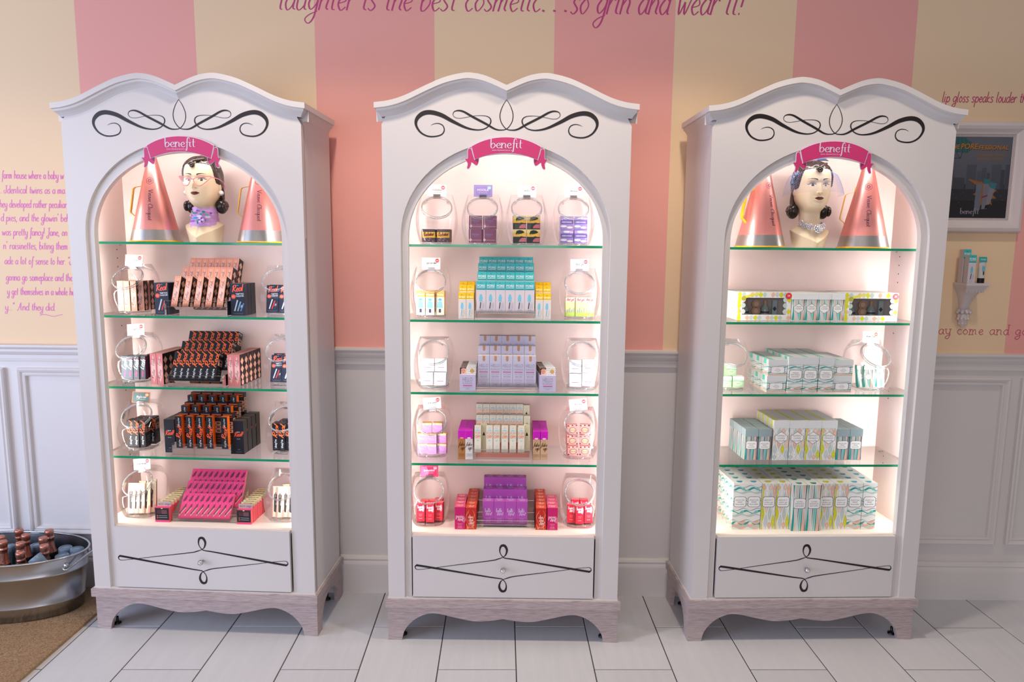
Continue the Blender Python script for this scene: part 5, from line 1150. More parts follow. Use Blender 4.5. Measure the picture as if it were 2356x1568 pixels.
# ------------------------------------------------------------------ megaphones
mat('pink_satin', '#f7a39b', 0.34, 0.75, noise=.04, nscale=3, stretch=(30, 30, 1))
mat('brushed_steel', '#c9c6c4', 0.30, 1.0, noise=.08, nscale=4, stretch=(40, 40, .6))
mat('yellow_plastic', '#f9b316', 0.35)
mat('plum_ink', '#5b2140', 0.5)
def megaphone():
    H, r0, r1 = .342, .094, .0135; rad = lambda z: r0 + (r1-r0)*z/H
    c = MB(); c.lathe([(rad(.047), .047), (rad(.2), .2), (rad(H-.014), H-.014)], 'pink_satin', 56)
    s = MB(); s.lathe([(rad(.004), .004), (rad(.047)+.0004, .047)], 'brushed_steel', 56)
    t = MB(); t.lathe([(rad(H-.014)+.0005, H-.014), (rad(H)+.0005, H), (rad(H)-.003, H+.0005), (rad(H)-.003, H-.03)], 'brushed_steel', 32)
    y = MB(); y.lathe([(r0-.004, 0), (r0+.0015, 0), (r0+.0022, .002), (r0+.0012, .005), (r0-.004, .005)], 'yellow_plastic', 56)
    h = MB(); pts = [(-rad(.225)+.002, .225+.012), (-rad(.225)-.002, .218), (-rad(.21)-.024, .212), (-rad(.205)-.030, .206), (-rad(.125)-.026, .118), (-rad(.12)-.024, .112), (-rad(.10)-.002, .098), (-rad(.09)+.002, .085)]
    wd = .008; rows = []
    for i, (x, z) in enumerate(pts):
        rows.append([(x, -wd, z), (x, wd, z)])
    h.grid(rows, 'yellow_plastic', False, False); h.grid([[(x+.003, -wd, z) , (x+.003, wd, z)] for x, z in pts], 'yellow_plastic', False, False, True)
    for q in (-wd, wd): h.grid([[(x, q, z) for x, z in pts], [(x+.003, q, z) for x, z in pts]], 'yellow_plastic', False, False, q < 0)
    l = MB()
    def F(u, v, e):
        rr = rad(v) + .0004 + e; a = -math.pi/2 + u/rr
        return (rr*math.cos(a), rr*math.sin(a), v)
    l.pen(F, 'Veuve Clicquot', -.004, .141, .0088, 'plum_ink', 'serif', .13, rot=-90, w=.120)
    n = 8; ring = [(.0125*(1 + .14*(i % 2))*math.cos(i*math.pi/6), .235 + .0125*(1 + .14*(i % 2))*math.sin(i*math.pi/6)) for i in range(13)]
    l.strip(F, ring, [(u*.9, .235 + (v-.235)*.9) for u, v in ring], 'plum_ink')
    for a in range(6): l.strip(F, [(.008*math.cos(a*1.05 + .5*t), .235 + .008*math.sin(a*1.05 + .5*t)) for t in range(2)], [(.0025*math.cos(a*1.05 + .8*t), .235 + .0025*math.sin(a*1.05 + .8*t)) for t in range(2)], 'plum_ink')
    return Proto('megaphone', [('cone', c, None), ('mouth_band', s, None), ('mouthpiece', t, None), ('rim', y, None), ('handle', h, None), ('lettering', l, 0)])
MEG = megaphone()
MEG.put(at('L', -.207, .165, SZ[1] + .0005, 12), 'pink megaphone wholly in view beside the bust with glasses', 'megaphone', 'pink cone megaphones')
MEG.put(at('L', .224, .165, SZ[1] + .0005, 12), 'pink megaphone cut by the jamb beside the bust with glasses', 'megaphone', 'pink cone megaphones')
MEG.put(at('R', -.190, .165, SZ[1] + .0005, 16), 'pink megaphone cut by the jamb beside the veiled bust', 'megaphone', 'pink cone megaphones')
MEG.put(at('R', .222, .165, SZ[1] + .0005, -19), 'pink megaphone wholly in view beside the veiled bust', 'megaphone', 'pink cone megaphones')

# ------------------------------------------------------------------ painted mannequin busts
def smooth(a, b, x): t = min(1, max(0, (x-a)/(b-a))); return t*t*(3-2*t)
def interp(tab, z):
    for (z0, *a), (z1, *b) in zip(tab, tab[1:]):
        if z <= z1:
            t = (z-z0)/(z1-z0); t = max(0, t); t = t*t*(3-2*t); return [p + (q-p)*t for p, q in zip(a, b)]
    return list(tab[-1][1:])
# z: half width, front depth, back depth, centre y
SKULL = [(.000, .050, .040, .042, 0), (.030, .060, .052, .047, 0), (.058, .072, .060, .050, .0), (.080, .056, .040, .045, .002), (.094, .040, .036, .040, .004), (.112, .0385, .0345, .039, .006), (.130, .0385, .0345, .040, .006), (.141, .0390, .0400, .044, .005),
         (.149, .0410, .0580, .049, .002), (.158, .0465, .0655, .054, 0), (.170, .0540, .0690, .060, 0), (.184, .0600, .0700, .067, 0), (.200, .0635, .0695, .073, 0), (.230, .0660, .0680, .081, 0), (.262, .0660, .0695, .083, 0), (.285, .0630, .0665, .079, 0), (.303, .0545, .0560, .068, 0), (.317, .0400, .0400, .050, 0), (.326, .0210, .0220, .028, 0), (.3295, .002, .002, .002, 0)]
def interp_c(tab, z):
    n = len(tab)
    for i in range(n-1):
        if z <= tab[i+1][0]:
            z0, z1 = tab[i][0], tab[i+1][0]; h = z1-z0; t = max(0, (z-z0)/h); out = []
            for k in range(1, len(tab[0])):
                p0, p1 = tab[i][k], tab[i+1][k]; d = (p1-p0)/h
                def slope(j):
                    if j <= 0 or j >= n-1: return d
                    a = (tab[j][k]-tab[j-1][k])/(tab[j][0]-tab[j-1][0]); b = (tab[j+1][k]-tab[j][k])/(tab[j+1][0]-tab[j][0])
                    return 0 if a*b <= 0 else 2*a*b/(a+b)
                m0, m1 = slope(i)*h, slope(i+1)*h
                out.append((2*t**3-3*t*t+1)*p0 + (t**3-2*t*t+t)*m0 + (-2*t**3+3*t*t)*p1 + (t**3-t*t)*m1)
            return out
    return list(tab[-1][1:])
def gb(x, s): return math.exp(-(x/s)**2)
def skin(th, z, grow=0.0):
    """point of the bust surface; th = 0 at the face, + towards +x"""
    a, bf, bb, yc = interp_c(SKULL, z); s, c = math.sin(th), math.cos(th)
    if z < .094:      # chest block: a sloping top that runs down to a pointed keel in front
        t = min(1, abs(th)/1.45); ze = .018 + .050*t**.9; w = max(0, math.cos(th))
        ra = .076*(.86 + .14*abs(s)); rb = (.050 + .026*w**3) if c > 0 else .050
        if z >= ze: q = ((z-ze)/(.094-ze))**.75; ra += (.040-ra)*q; rb += ((.036 if c > 0 else .040)-rb)*q
        else: q = (ze-z)/max(ze, .01)*ze/.068; ra *= 1-.20*q; rb *= 1-.22*q
        x = ra*s; y = .003*smooth(.06, .094, z) - rb*c
    else:
        x = a*math.copysign(abs(s)**.92, s); y = yc - (bf if c > 0 else bb)*math.copysign(abs(c)**.92, c)
    if c > 0 and .14 < z < .30:
        f = 0.0
        f += .0165*gb(x, .0068)*smooth(.202, .209, z)*(1 - smooth(.212, .250, z))      # nose
        f += .0030*gb(abs(x)-.0065, .0045)*gb(z-.2085, .005)                              # nostrils
        f -= .0080*gb(abs(x)-.025, .015)*gb(z-.240, .0110)                                # sockets
        f += .0048*gb(abs(x)-.0255, .0110)*gb(z-.2365, .0064)                              # eyeballs
        f += .0025*gb(abs(x)-.025, .018)*gb(z-.256, .006)                                 # brows
        f += .0045*gb(x, .0165)*gb(z-.1900, .0040) + .0048*gb(x, .0135)*gb(z-.1825, .0040) - .0028*gb(x, .018)*gb(z-.1866, .0016)   # lips
        f -= .0022*gb(x, .014)*gb(z-.1745, .004); f += .0035*gb(x, .014)*gb(z-.1605, .008)  # chin
        f += .0022*gb(abs(x)-.034, .014)*gb(z-.208, .016); f -= .0012*gb(x, .003)*gb(z-.198, .004)
        y -= f
    n = Vector((x/max(a, .01), (y-yc)/max(bf, .01), .15 if z < .28 else .9)).normalized()
    return (x + n.x*grow, y + n.y*grow, z + n.z*grow*(1 if z > .25 else .2))
def hairline(th, z):
    """> 0 inside the hair"""
    a = abs(math.degrees(th))
    if a > 180: a = 360 - a
    if a < 52: lim = .296 + .006*math.cos(math.radians(a*1.6))
    elif a < 74: lim = .296 + (.228-.296)*smooth(52, 74, a)
    elif a < 98: lim = .228 + (.222-.228)*smooth(74, 98, a)
    else: lim = .222 + (.140-.222)*smooth(96, 116, a)
    return z - lim
def paint(th, x, z):
    """the painted make-up colours of the mannequin"""
    skinc = lin('#ecd2ad')
    if abs(math.degrees(th)) > 80: return skinc
    ex, ez = abs(x)-.0255, z-.2362
    up = .0056*(1 - (ex/.0128)**2) if abs(ex) < .0128 else -1
    if abs(ex) < .0128 and -.0042*(1 - (ex/.0128)**2) < ez < up:
        q = math.hypot(ex + .0005, ez-.0006)
        return lin('#14100f') if q < .0022 else lin('#4a2c22') if q < .0052 else lin('#ece2d8')
    if abs(ex) < .0127 and up - .0006 < ez < max(up, 0) + .0022: return lin('#241815')
    if 0.010 < ex < .0180 and abs(ez - .0020 - (ex-.010)*.35) < .0011: return lin('#241815')
    if abs(ex) < .0127 and up < ez < up + .0075: return lin('#c2a795')
    bx = (abs(x)-.0265)/.0165
    if abs(bx) < 1 and abs(z - (.2575 + .0030*(1-bx*bx) + .0015*bx)) < .0013*(1.25 - bx): return lin('#2b1a17')
    lx = x/.0178
    if abs(lx) < 1:
        t = .1872 + .0062*(1-lx*lx)*(1 - .25*gb(lx, .22)); b = .1872 - .0078*(1-lx*lx)
        if b < z < t: return lin('#6a2418') if z > .1866 or z < .1858 else lin('#3c1310')
    for s in (-1, 1):
        if math.hypot((x - s*.0062)/.0024, (z-.2052)/.0011) < 1: return lin('#8a5c46')
    return skinc
def vmat(name, rough):
    m = bpy.data.materials.new(name); m.use_nodes = True; nt = m.node_tree; b = nt.nodes['Principled BSDF']; b.inputs['Roughness'].default_value = rough
    a = nt.nodes.new('ShaderNodeVertexColor'); a.layer_name = 'paint'; nt.links.new(a.outputs['Color'], b.inputs['Base Color']); MATS[name] = m
vmat('painted_plaster', .38)
mat('hair_enamel', '#2b201e', .22, noise=.35, nscale=25, stretch=(1, 1, 6)); mat('pearl', '#efe9e4', .15, coat=.5); mat('blush_plaster', '#ecd2ad', .4)
def spiral(mb, c, r0, turns, rad0, axis='x', k='hair_enamel', depth=.0, flip=1):
    pts = []; rr = []
    N = int(turns*14)
    for i in range(N+1):
        t = i/N; a = t*turns*2*math.pi; r = r0*(1-t*.92)
        p = (r*math.cos(a)*flip, r*math.sin(a)); q = depth*t
        pts.append((c[0] + q, c[1] + p[0], c[2] + p[1]) if axis == 'x' else (c[0] + p[0], c[1] - q, c[2] + p[1])); rr.append(rad0*(.55 + .45*(1-t)))
    mb.tube(pts, rr, k, 10)
def bust_meshes():
    NT, zs = 180, []
    z = 0
    while z < .3295:
        zs.append(z); z += .0008 if .172 < z < .266 else .0016 if .145 < z < .28 else .002 if z < .096 else .004
    zs.append(.3295)
    ths = [-math.pi + 2*math.pi*(j+.5)/NT for j in range(NT)]
    # finer columns over the face
    ths = []; th = -math.pi
    while th < math.pi - 1e-6: ths.append(th); th += math.radians(.7 if abs(th) < .95 else 3)
    rows = [[skin(t, zz) for t in ths] for zz in zs]
    b = MB(); b.grid(rows, 'painted_plaster', True); b.add(rows[0], [tuple(range(len(ths)))[::-1]], 'painted_plaster'); me = b.mesh('bust')
    col = me.color_attributes.new('paint', 'FLOAT_COLOR', 'POINT'); vals = []
    for zz, r in zip(zs, rows):
        for t, p in zip(ths, r): vals.extend(paint(t, p[0], zz))
    base = lin('#ecd2ad')
    while len(vals) < 4*len(me.vertices): vals.extend(base)
    col.data.foreach_set('color', vals)
    h = MB(); HS = [.14 + i*.0016 for i in range(int((.3295-.14)/.0016)+1)] + [.3295]; HT = [math.radians(a*1.2) for a in range(300)]
    wv = lambda t, zz: .0052 + .0016*math.sin(abs(t)*9 + zz*60)
    hr = [[skin(t if t < math.pi else t-2*math.pi, zz, wv(t if t < math.pi else t-2*math.pi, zz)*min(1, max(.05, hairline(t if t < math.pi else t-2*math.pi, zz)/.008))) for t in HT] for zz in HS]
    n = len(HT); vs = [p for r in hr for p in r]; fs = []
    for i in range(len(HS)-1):
        for j in range(n):
            t = HT[j] if HT[j] < math.pi else HT[j]-2*math.pi
            if hairline(t, (HS[i]+HS[i+1])/2) > -.002: fs.append((i*n+j, i*n+(j+1) % n, (i+1)*n+(j+1) % n, (i+1)*n+j))
    h.add(vs, fs, 'hair_enamel', True)
    curl = MB(); curl.tube(crom([(.030, -.045, .318), (.012, -.060, .313), (-.006, -.069, .305)], 5), [.005]*11, 'hair_enamel', 10); spiral(curl, (-.006, -.0705, .2925), .0105, 1.7, .0058, 'y', flip=-1, depth=.002)
    side = []
    for s in (-1, 1):
        m = MB(); m.sphere((s*.060, .024, .142), (.022, .026, .030), 'hair_enamel', 18, 12); spiral(m, (s*.076, .016, .140), .0175, 2.0, .0085, 'x', flip=1, depth=s*.005)
        m.tube(crom([(s*.054, .034, .215), (s*.056, .036, .185), (s*.058, .030, .155)], 4), .012, 'hair_enamel', 10); side.append(m)
    roll = []
    for s in (-1, 1):
        m = MB(); spiral(m, (s*.064, -.012, .272), .012, 1.8, .006, 'x', depth=s*.003); roll.append(m)
    ears = []
    for s in (-1, 1):
        m = MB(); m.sphere((s*.0640, .006, .213), (.0055, .010, .0155), 'blush_plaster', 12, 10); ears.append(m)
    return me, h, curl, side, roll, ears
BM, HR, CU, SI, RO, EA = bust_meshes()
parts = [('head', BM, None), ('hair', HR, None), ('forehead_curl', CU, 1), ('hair_roll', SI[0], 1), ('hair_roll', SI[1], 1), ('temple_curl', RO[0], 1), ('temple_curl', RO[1], 1), ('ear', EA[0], 0), ('ear', EA[1], 0)]
pe = []
for s in (-1, 1):
    m = MB(); m.sphere((s*.0710, .000, .192), .0100, 'pearl', 16, 12); pe.append(('pearl_earring', m, None))
ML = at('L', -.006, .165, SZ[1] + .0006, 0); MR = at('R', .004, .165, SZ[1] + .0006, 0)
Proto('mannequin_bust', parts + pe).put(ML, 'vintage painted bust with pearl earrings, pink glasses and scarf', 'mannequin', 'mannequin busts')
Proto('mannequin_bust', parts).put(MR, 'vintage painted bust with netted veil and jewelled necklace', 'mannequin', 'mannequin busts')
# cat-eye glasses
mat('pink_acetate', '#e58a96', .2, coat=.5)
def glasses():
    def rim(s): return crom([(s*.0065, -.0875, .2345), (s*.0085, -.0875, .2265), (s*.0155, -.0870, .2160), (s*.028, -.0840, .2125), (s*.042, -.0775, .2215), (s*.055, -.0675, .2365), (s*.0640, -.0600, .2490), (s*.050, -.0725, .2490), (s*.030, -.0830, .2455), (s*.014, -.0875, .2415)], 4, True)
    out = []
    for s in (-1, 1):
        m = MB(); m.tube(rim(s), .0017, 'pink_acetate', 8, True); out.append(('rim', m, None))
        l = MB(); r = rim(s); l.add(r, [tuple(range(len(r)))], 'lens_clear'); out.append(('lens', l, len(out)-1))
        t = MB(); t.tube(crom([(s*.063, -.060, .2470), (s*.0725, -.042, .2450), (s*.0755, -.010, .2400), (s*.0760, .012, .2330), (s*.0765, .020, .2180), (s*.0775, .022, .2060)], 5), .0019, 'pink_acetate', 8); out.append(('temple_arm', t, None))
    b = MB(); b.tube([(-.0070, -.0875, .2370), (0, -.0895, .2385), (.0070, -.0875, .2370)], .0019, 'pink_acetate', 8); out.append(('bridge', b, None))
    return Proto('cat_eye_glasses', out)
glasses().put(ML, 'pink cat-eye glasses worn by the bust', 'glasses')
# scarf: folded band round the neck with a knot
mat('scarf_lilac', '#cf9fd8', .7, noise=.25, nscale=70, bump=.3, bscale=120)
sc = MB(); SRZ = [(.066, .055), (.074, .0545), (.086, .0505), (.098, .0480), (.110, .0465), (.122, .0450), (.131, .0435)]
rows = []
for i in range(26):
    zz = .064 + .069*i/25; r = interp(SRZ, zz)[0]
    rows.append([((r + .0016*math.sin(i*1.5 + t*.22) + .0007*math.sin(i*.7 + t*.9))*1.04*math.sin(t*math.pi/36), .003 - (r + .0016*math.sin(i*1.5 + t*.22) + .0007*math.sin(i*.7 + t*.9))*math.cos(t*math.pi/36), zz + .003*math.sin(t*.35 + i*.4) - .006*math.cos(t*math.pi/36)*(1 - i/25)) for t in range(72)])
sc.grid(rows, 'scarf_lilac', True)
FS = lambda u, v, e: ((interp([(.06, .0555), (.074, .0555), (.098, .0490), (.131, .0445)], v)[0] + .0040 + e)*1.05*math.sin(u), .003 - (interp([(.06, .0555), (.074, .0555), (.098, .0490), (.131, .0445)], v)[0] + .0040 + e)*math.cos(u), v)
fl = MB()
for u, v, a, b_, c in ((-.75, .118, .10, .006, '#1f8a5c'), (-.35, .112, .16, .004, '#1f8a5c'), (.15, .108, .10, .004, '#2a9a9f'), (-.25, .093, .22, .004, '#2a8fc4'), (-.65, .092, .08, .003, '#2a8fc4'), (.55, .104, .12, .004, '#5aa98a'), (.05, .100, .18, .004, '#f0e4f3'), (.62, .098, .2, .005, '#ead9ee'), (-.5, .081, .14, .004, '#8a4fb4'), (-.85, .104, .10, .005, '#e3cdec'), (.35, .117, .12, .004, '#1f8a5c'), (.85, .112, .10, .004, '#7c3fae'), (-.1, .121, .10, .003, '#7c3fae'), (.4, .084, .10, .004, '#2a8fc4')): fl.disc(FS, u, v, a, b_, c, 10)
for i in range(7): fl.rect(FS, -.7 + i*.05, .1005 + (i % 2)*.003, -.67 + i*.05, .1012 + (i % 2)*.003, '#6b5a78'); fl.rect(FS, .5 + i*.05, .0985 + (i % 2)*.003, .53 + i*.05, .0992 + (i % 2)*.003, '#6b5a78')
kn = MB(); kn.sphere((.010, -.055, .083), (.016, .009, .012), 'scarf_lilac', 14, 10)
ro = MB()
for a in range(6): ro.sphere((.015 + .006*math.cos(a*1.05), -.063, .0855 + .006*math.sin(a*1.05)), (.005, .003, .005), '#7c3fae' if a % 2 else '#e8ddf0', 8, 6)
lf = MB(); lf.sphere((.000, -.061, .079), (.0035, .003, .010), '#1f9a78', 8, 6)
Proto('neck_scarf', [('band', sc, None), ('flower_print', fl, 0), ('knot', kn, None), ('rose', ro, 2), ('leaf', lf, 2)]).put(ML, 'lilac floral scarf knotted round the neck of the bust', 'scarf')
# jewelled necklace: flower clusters on a chain
mat('rhinestone', '#e8e9ee', .06, .9); mat('antique_silver', '#8e8a84', .3, 1.0)
nk = []; ch = MB(); pos = [(-66, .094, .0105), (-44, .086, .0115), (-21, .079, .0115), (4, .072, .0155), (26, .078, .0115), (44, .084, .0105), (62, .093, .0100)]
FN = lambda a, zz: Vector((interp([(.06, .068), (.072, .064), (.082, .055), (.095, .046)], zz)[0]*math.sin(math.radians(a)), -interp([(.06, .066), (.072, .063), (.082, .053), (.095, .043)], zz)[0]*math.cos(math.radians(a)), zz))
ch.tube([tuple(FN(a, zz)) for a, zz, _ in pos], .0016, 'antique_silver', 6); nk.append(('chain', ch, None))
for a, zz, r in pos:
    m = MB(); c = FN(a, zz); nrm = Vector((math.sin(math.radians(a)), -math.cos(math.radians(a)), .25)).normalized(); ux = nrm.cross(Vector((0, 0, 1))).normalized(); uy = ux.cross(nrm)
    m.sphere(tuple(c), (r*.8, r*.5, r*.8), 'antique_silver', 10, 8)
    for ring, cnt, rr in ((0, 1, 0), (1, 6, .5), (2, 11, .92)):
        for i in range(cnt):
            q = 2*math.pi*i/max(cnt, 1) + ring; p = c + (ux*math.cos(q) + uy*math.sin(q))*r*rr + nrm*(r*.55 - ring*r*.18); m.sphere(tuple(p), r*.24, 'rhinestone', 6, 4)
    nk.append(('jewel_cluster', m, None))
Proto('necklace', nk).put(MR, 'silver necklace of sparkling flower clusters on the bust', 'necklace')
# veil hat: band, net, bows
mat('net_thread', '#9ba4d6', .6); mat('hat_navy', '#31456b', .5)
hb = MB(); hb.tube([(.066*math.sin(t), .012 - .020*math.cos(t)*0 + .02, .262 + .066*math.cos(t)) for t in [(-1.9 + 3.8*i/24) for i in range(25)]], .0042, 'hat_navy', 8)
net = MB()
def vp(u, v):   # u across -1..1, v 0 crown .. 1 hem
    a = u*1.75; zz = .338 - v*.128 - .012*abs(u); r = .064 + .030*math.sin(min(1, v*1.15)*math.pi/2) + .012*v; x = r*math.sin(a)*(1 + .05*v); y = .0 - r*math.cos(a)*(.62 + .45*v) - .010*v
    return (x*(.30 + .70*min(1, v*2.4)), y*(.30 + .70*min(1, v*2.4)), zz)
NU, NV = 60, 40; K = 0
def thread(p, q, w=.00021):
    p, q = Vector(p), Vector(q); d = (q-p).normalized(); n = Vector((p.x, p.y - .01, .02)).normalized(); s = d.cross(n).normalized()*w; t = n*w
    net.add([p-s, p+s, q+s, q-s, p+t*2, q+t*2], [(0, 1, 2, 3), (0, 4, 5, 3), (1, 2, 5, 4)], 'net_thread')
for i in range(NU):
    for j in range(NV):
        if (i + j) % 2: continue
        u0, v0 = -1 + 2*i/NU, j/NV; u1, v1 = -1 + 2*(i+1)/NU, (j+1)/NV; um = -1 + 2*(i-1)/NU
        thread(vp(u0, v0), vp(u1, v1))
        if i > 0: thread(vp(u0, v0), vp(um, v1))
bows = []
for pts, r in (([(-.020, .005, .330), (-.040, -.004, .337), (-.058, -.006, .3295)], [.0035, .006, .001]), ([(.010, .0, .333), (.030, -.010, .341), (.052, -.014, .333)], [.003, .0065, .001])):
    m = MB(); m.tube(crom([p + (q,) for p, q in zip(pts, r)], 5) and [c[:3] for c in crom([p + (q,) for p, q in zip(pts, r)], 5)], [max(.0008, c[3]) for c in crom([p + (q,) for p, q in zip(pts, r)], 5)], 'hat_navy', 8); bows.append(('ribbon_loop', m, None))
for s, c in ((-1, (-.072, .004, .268)), (-1, (-.074, .012, .248)), (-1, (-.066, -.012, .286)), (1, (.070, .004, .272))):
    m = MB()
    for a in range(5): m.sphere((c[0] + s*.002, c[1] + .006*math.cos(a*1.257), c[2] + .006*math.sin(a*1.257)), (.004, .0055, .0055), 'hat_navy' if a % 2 else '#8fb0c9', 8, 6)
    bows.append(('fabric_flower', m, None))
r = Proto('veil_headband', [('band', hb, None), ('net', net, None)] + bows).put(MR, 'blue netted veil headband with navy bows on the bust', 'hat')
for o in r.children:
    if o.name.startswith('net'): o['kind'] = 'stuff'

# ------------------------------------------------------------------ metal tub with bottles, on the coir mat
mat('galvanised', '#b4b8bd', .26, 1.0, noise=.22, nscale=5, bump=.05, bscale=9)
mat('coir', '#a98a68', .95, noise=.75, nscale=170, bump=1.0, bscale=400); mat('coir_edge', '#5d4330', .95)
mat('copper_foil', '#c98a78', .34, .9, bump=.5, bscale=150, noise=.1, nscale=60); mat('bottle_dark', '#1b2320', .12, coat=.5); mat('cup_blue', '#7d93a8', .35); mat('gold_medal', '#c9942e', .35, .8)
mb = MB(); mw, ml, T = 1.9, 1.6, .012
mb.box(-3.3, -1.716, -1.9, -.024, .0003, T, 'coir')
mat_o = MB(); N = 26000; rnd = random.Random(3)
for i in range(N):
    x = -1.718 - rnd.random()**1.2*.62; y = -.03 - rnd.random()*.80; a = rnd.random()*6.28; L = .004 + .004*rnd.random(); h = T + .0015*rnd.random()
    dx, dy = math.cos(a)*L, math.sin(a)*L; nx, ny = -dy*.09, dx*.09
    mat_o.add([(x-nx, y-ny, h-.001), (x+nx, y+ny, h-.001), (x+dx+nx, y+dy+ny, h+.0012), (x+dx-nx, y+dy-ny, h+.0012)], [(0, 1, 2, 3)], ['coir', 'coir_light', 'coir_dark'][i % 3] if False else 'coir')
Proto('coir_mat', [('base', mb, None), ('fibres', mat_o, None)]).put(Matrix.Identity(4), 'brown coir doormat under the metal tub', 'doormat')
for o in bpy.data.objects:
    if o.name.startswith('fibres'): o['kind'] = 'stuff'
TC = (-2.13, -.190); TZ = T + .0045
t1 = MB(); ax, ay = .372, .186
def oval(prof, k, m): m.lathe(prof, k, 72, TC[0], TC[1], ax, ay)
oval([(.80, 0), (.86, .002), (.872, .05), (.880, .052), (.882, .058), (.876, .060), (.925, .178), (.934, .180), (.936, .187), (.930, .189), (.955, .250)], 'galvanised', t1)
oval([(.945, .250), (.868, .06), (.855, .006), (.02, .006)], 'galvanised', t1)
t2 = MB(); t2.tube([(TC[0] + ax*.957*math.cos(q*math.pi/40), TC[1] + ay*.957*math.sin(q*math.pi/40), .252) for q in range(80)], .0045, 'galvanised', 10, True)
t3 = MB(); ex = TC[0] + ax*.94
t3.tube(crom([(ex-.045, TC[1]-.075, .215), (ex-.020, TC[1]-.090, .205), (ex+.022, TC[1]-.030, .238), (ex+.024, TC[1]+.030, .238), (ex-.010, TC[1]+.075, .210)], 6), .0042, 'galvanised', 8)
t4 = []
for y in (-.072, .070):
    m = MB(); m.sphere((ex-.034 + .004, TC[1]+y*1.05, .214), (.012, .010, .014), 'galvanised', 10, 8); t4.append(('handle_bracket', m, None))
Proto('galvanised_tub', [('tub_wall', t1, None), ('rolled_rim', t2, None), ('handle', t3, None)] + t4).put(Matrix.Translation((0, 0, TZ)), 'oval galvanised tub of small bottles on the doormat', 'tub')
b1 = MB(); b1.lathe([(.026, 0), (.0263, .10), (.026, .122), (.022, .146), (.0165, .166)], 'bottle_dark', 20, cap0=True)
b2 = MB(); b2.lathe([(.0215, .150), (.0165, .166), (.0145, .196), (.0140, .207), (.0165, .209), (.0165, .216), (.0145, .218), (.0155, .224), (.0175, .236), (.0172, .244), (.0150, .249), (.002, .250)], 'copper_foil', 20, cap1=True)
b3 = MB(); b3.disc(lambda u, v, e: (u, -.0225 - e*3, v), 0, .150, .009, .009, 'gold_medal', 14)
BOT_P = Proto('sparkling_wine_bottle', [('glass_body', b1, None), ('foil_neck', b2, None), ('medallion', b3, None)])
c1 = MB(); c1.lathe([(.0225, .0), (.0255, .060), (.0265, .062), (.0265, .086), (.0245, .0885), (.002, .0885)], 'cup_blue', 22, cap0=True, cap1=True)
c2 = MB(); c2.tube([(.0185*math.cos(q*math.pi/12), .0185*math.sin(q*math.pi/12), .0892) for q in range(24)], .0007, 'cup_blue', 6, True)
CUP_P = Proto('wine_cup', [('cup', c1, None), ('lid_ring', c2, 0)])
for x, y, zt, rx, ry, nm in [(-2.116, -.105, .32, 1, -1, 'at the back of the tub, taller of a pair'), (-2.068, -.131, .31, -1, 1, 'just before the taller one of a pair'), (-2.032, -.216, .31, 1, 1, 'behind the lowest foiled neck'), (-1.983, -.106, .32, 0, -2, 'standing alone beside the blue cups'),
        (-1.965, -.172, .315, -1, -1, 'with its foil just behind another foil'), (-1.922, -.230, .307, 1, -1, 'nearest the tilted blue cup'), (-2.105, -.215, .315, 0, 1, 'beside the edge of the photograph'), (-2.000, -.263, .29, 1, -1, 'lowest against the front rim'), (-2.150, -.168, .315, 1, 0, 'furthest from the cabinet')]:
    BOT_P.put(Matrix.Translation((x, y, zt)) @ Matrix.Rotation(math.radians(rx), 4, 'X') @ Matrix.Rotation(math.radians(ry), 4, 'Y') @ Matrix.Translation((0, 0, -.25)), f'copper foiled bottle {nm}', 'bottle', 'bottles in the tub')
for x, y, zt, rx, ry, nm in [(-1.902, -.129, .25, 2, 3, 'upright, nearest the standing bottle'), (-1.844, -.138, .25, -2, 6, 'upright behind the tub handle'), (-1.867, -.205, .25, 2, -2, 'upright against the front rim'), (-1.935, -.275, .272, 6, -38, 'tipped over among the foiled necks'), (-2.065, -.075, .235, 0, 2, 'between two foiled necks at the back'), (-2.180, -.090, .235, 0, -2, 'beside the bottle furthest from the cabinet'), (-1.814, -.184, .245, 2, 6, 'lowest beside the tub handle')]:
    CUP_P.put(Matrix.Translation((x, y, zt)) @ Matrix.Rotation(math.radians(rx), 4, 'X') @ Matrix.Rotation(math.radians(ry), 4, 'Y') @ Matrix.Translation((0, 0, -.0885)), f'blue grey lidded cup {nm}', 'cup', 'blue cups in the tub')

# ------------------------------------------------------------------ framed poster, bracket shelf and what stands on it
mat('frame_white', '#d9cfcf', .3, noise=.02, nscale=5)
fx0, fx1, fz0, fz1 = 1.770, 2.150, 1.634, 2.084
m = MB(); prof = [(0, 0), (0, -.020), (.006, -.029), (.018, -.033), (.030, -.028), (.042, -.018), (.050, -.014), (.052, -.008), (.060, -.008)]
m.grid([[(fx0+q, y, fz0+q), (fx1-q, y, fz0+q), (fx1-q, y, fz1-q), (fx0+q, y, fz1-q)] for q, y in prof], 'frame_white', True, False)
bd = MB(); x0, x1, z0, z1 = fx0+.0545, fx1-.0545, fz0+.0545, fz1-.0545
for i in range(int((x1-x0)/.0052)+1):
    for z in (z0, z1): bd.sphere((x0 + i*.0052, -.0105, z), .0021, 'frame_white', 6, 4)
for i in range(int((z1-z0)/.0052)+1):
    for x in (x0, x1): bd.sphere((x, -.0105, z0 + i*.0052), .0021, 'frame_white', 6, 4)
p = MB(); px0, px1, pz0, pz1 = fx0+.058, fx1-.058, fz0+.058, fz1-.058
p.box(px0, px1, -.006, -.002, pz0, pz1, '#6f7480'); F = lambda u, v, e: (u, -.0062 - e, v)
pw, ph = px1-px0, pz1-pz0; U = lambda t: px0 + pw*t; V = lambda t: pz0 + ph*t
p.rect(F, px0, pz0, px1, V(.42), '#3c3a42'); p.rect(F, px0, pz0, px1, V(.22), '#2a272d'); p.rect(F, px0, V(.86), px1, pz1, '#6b7280')
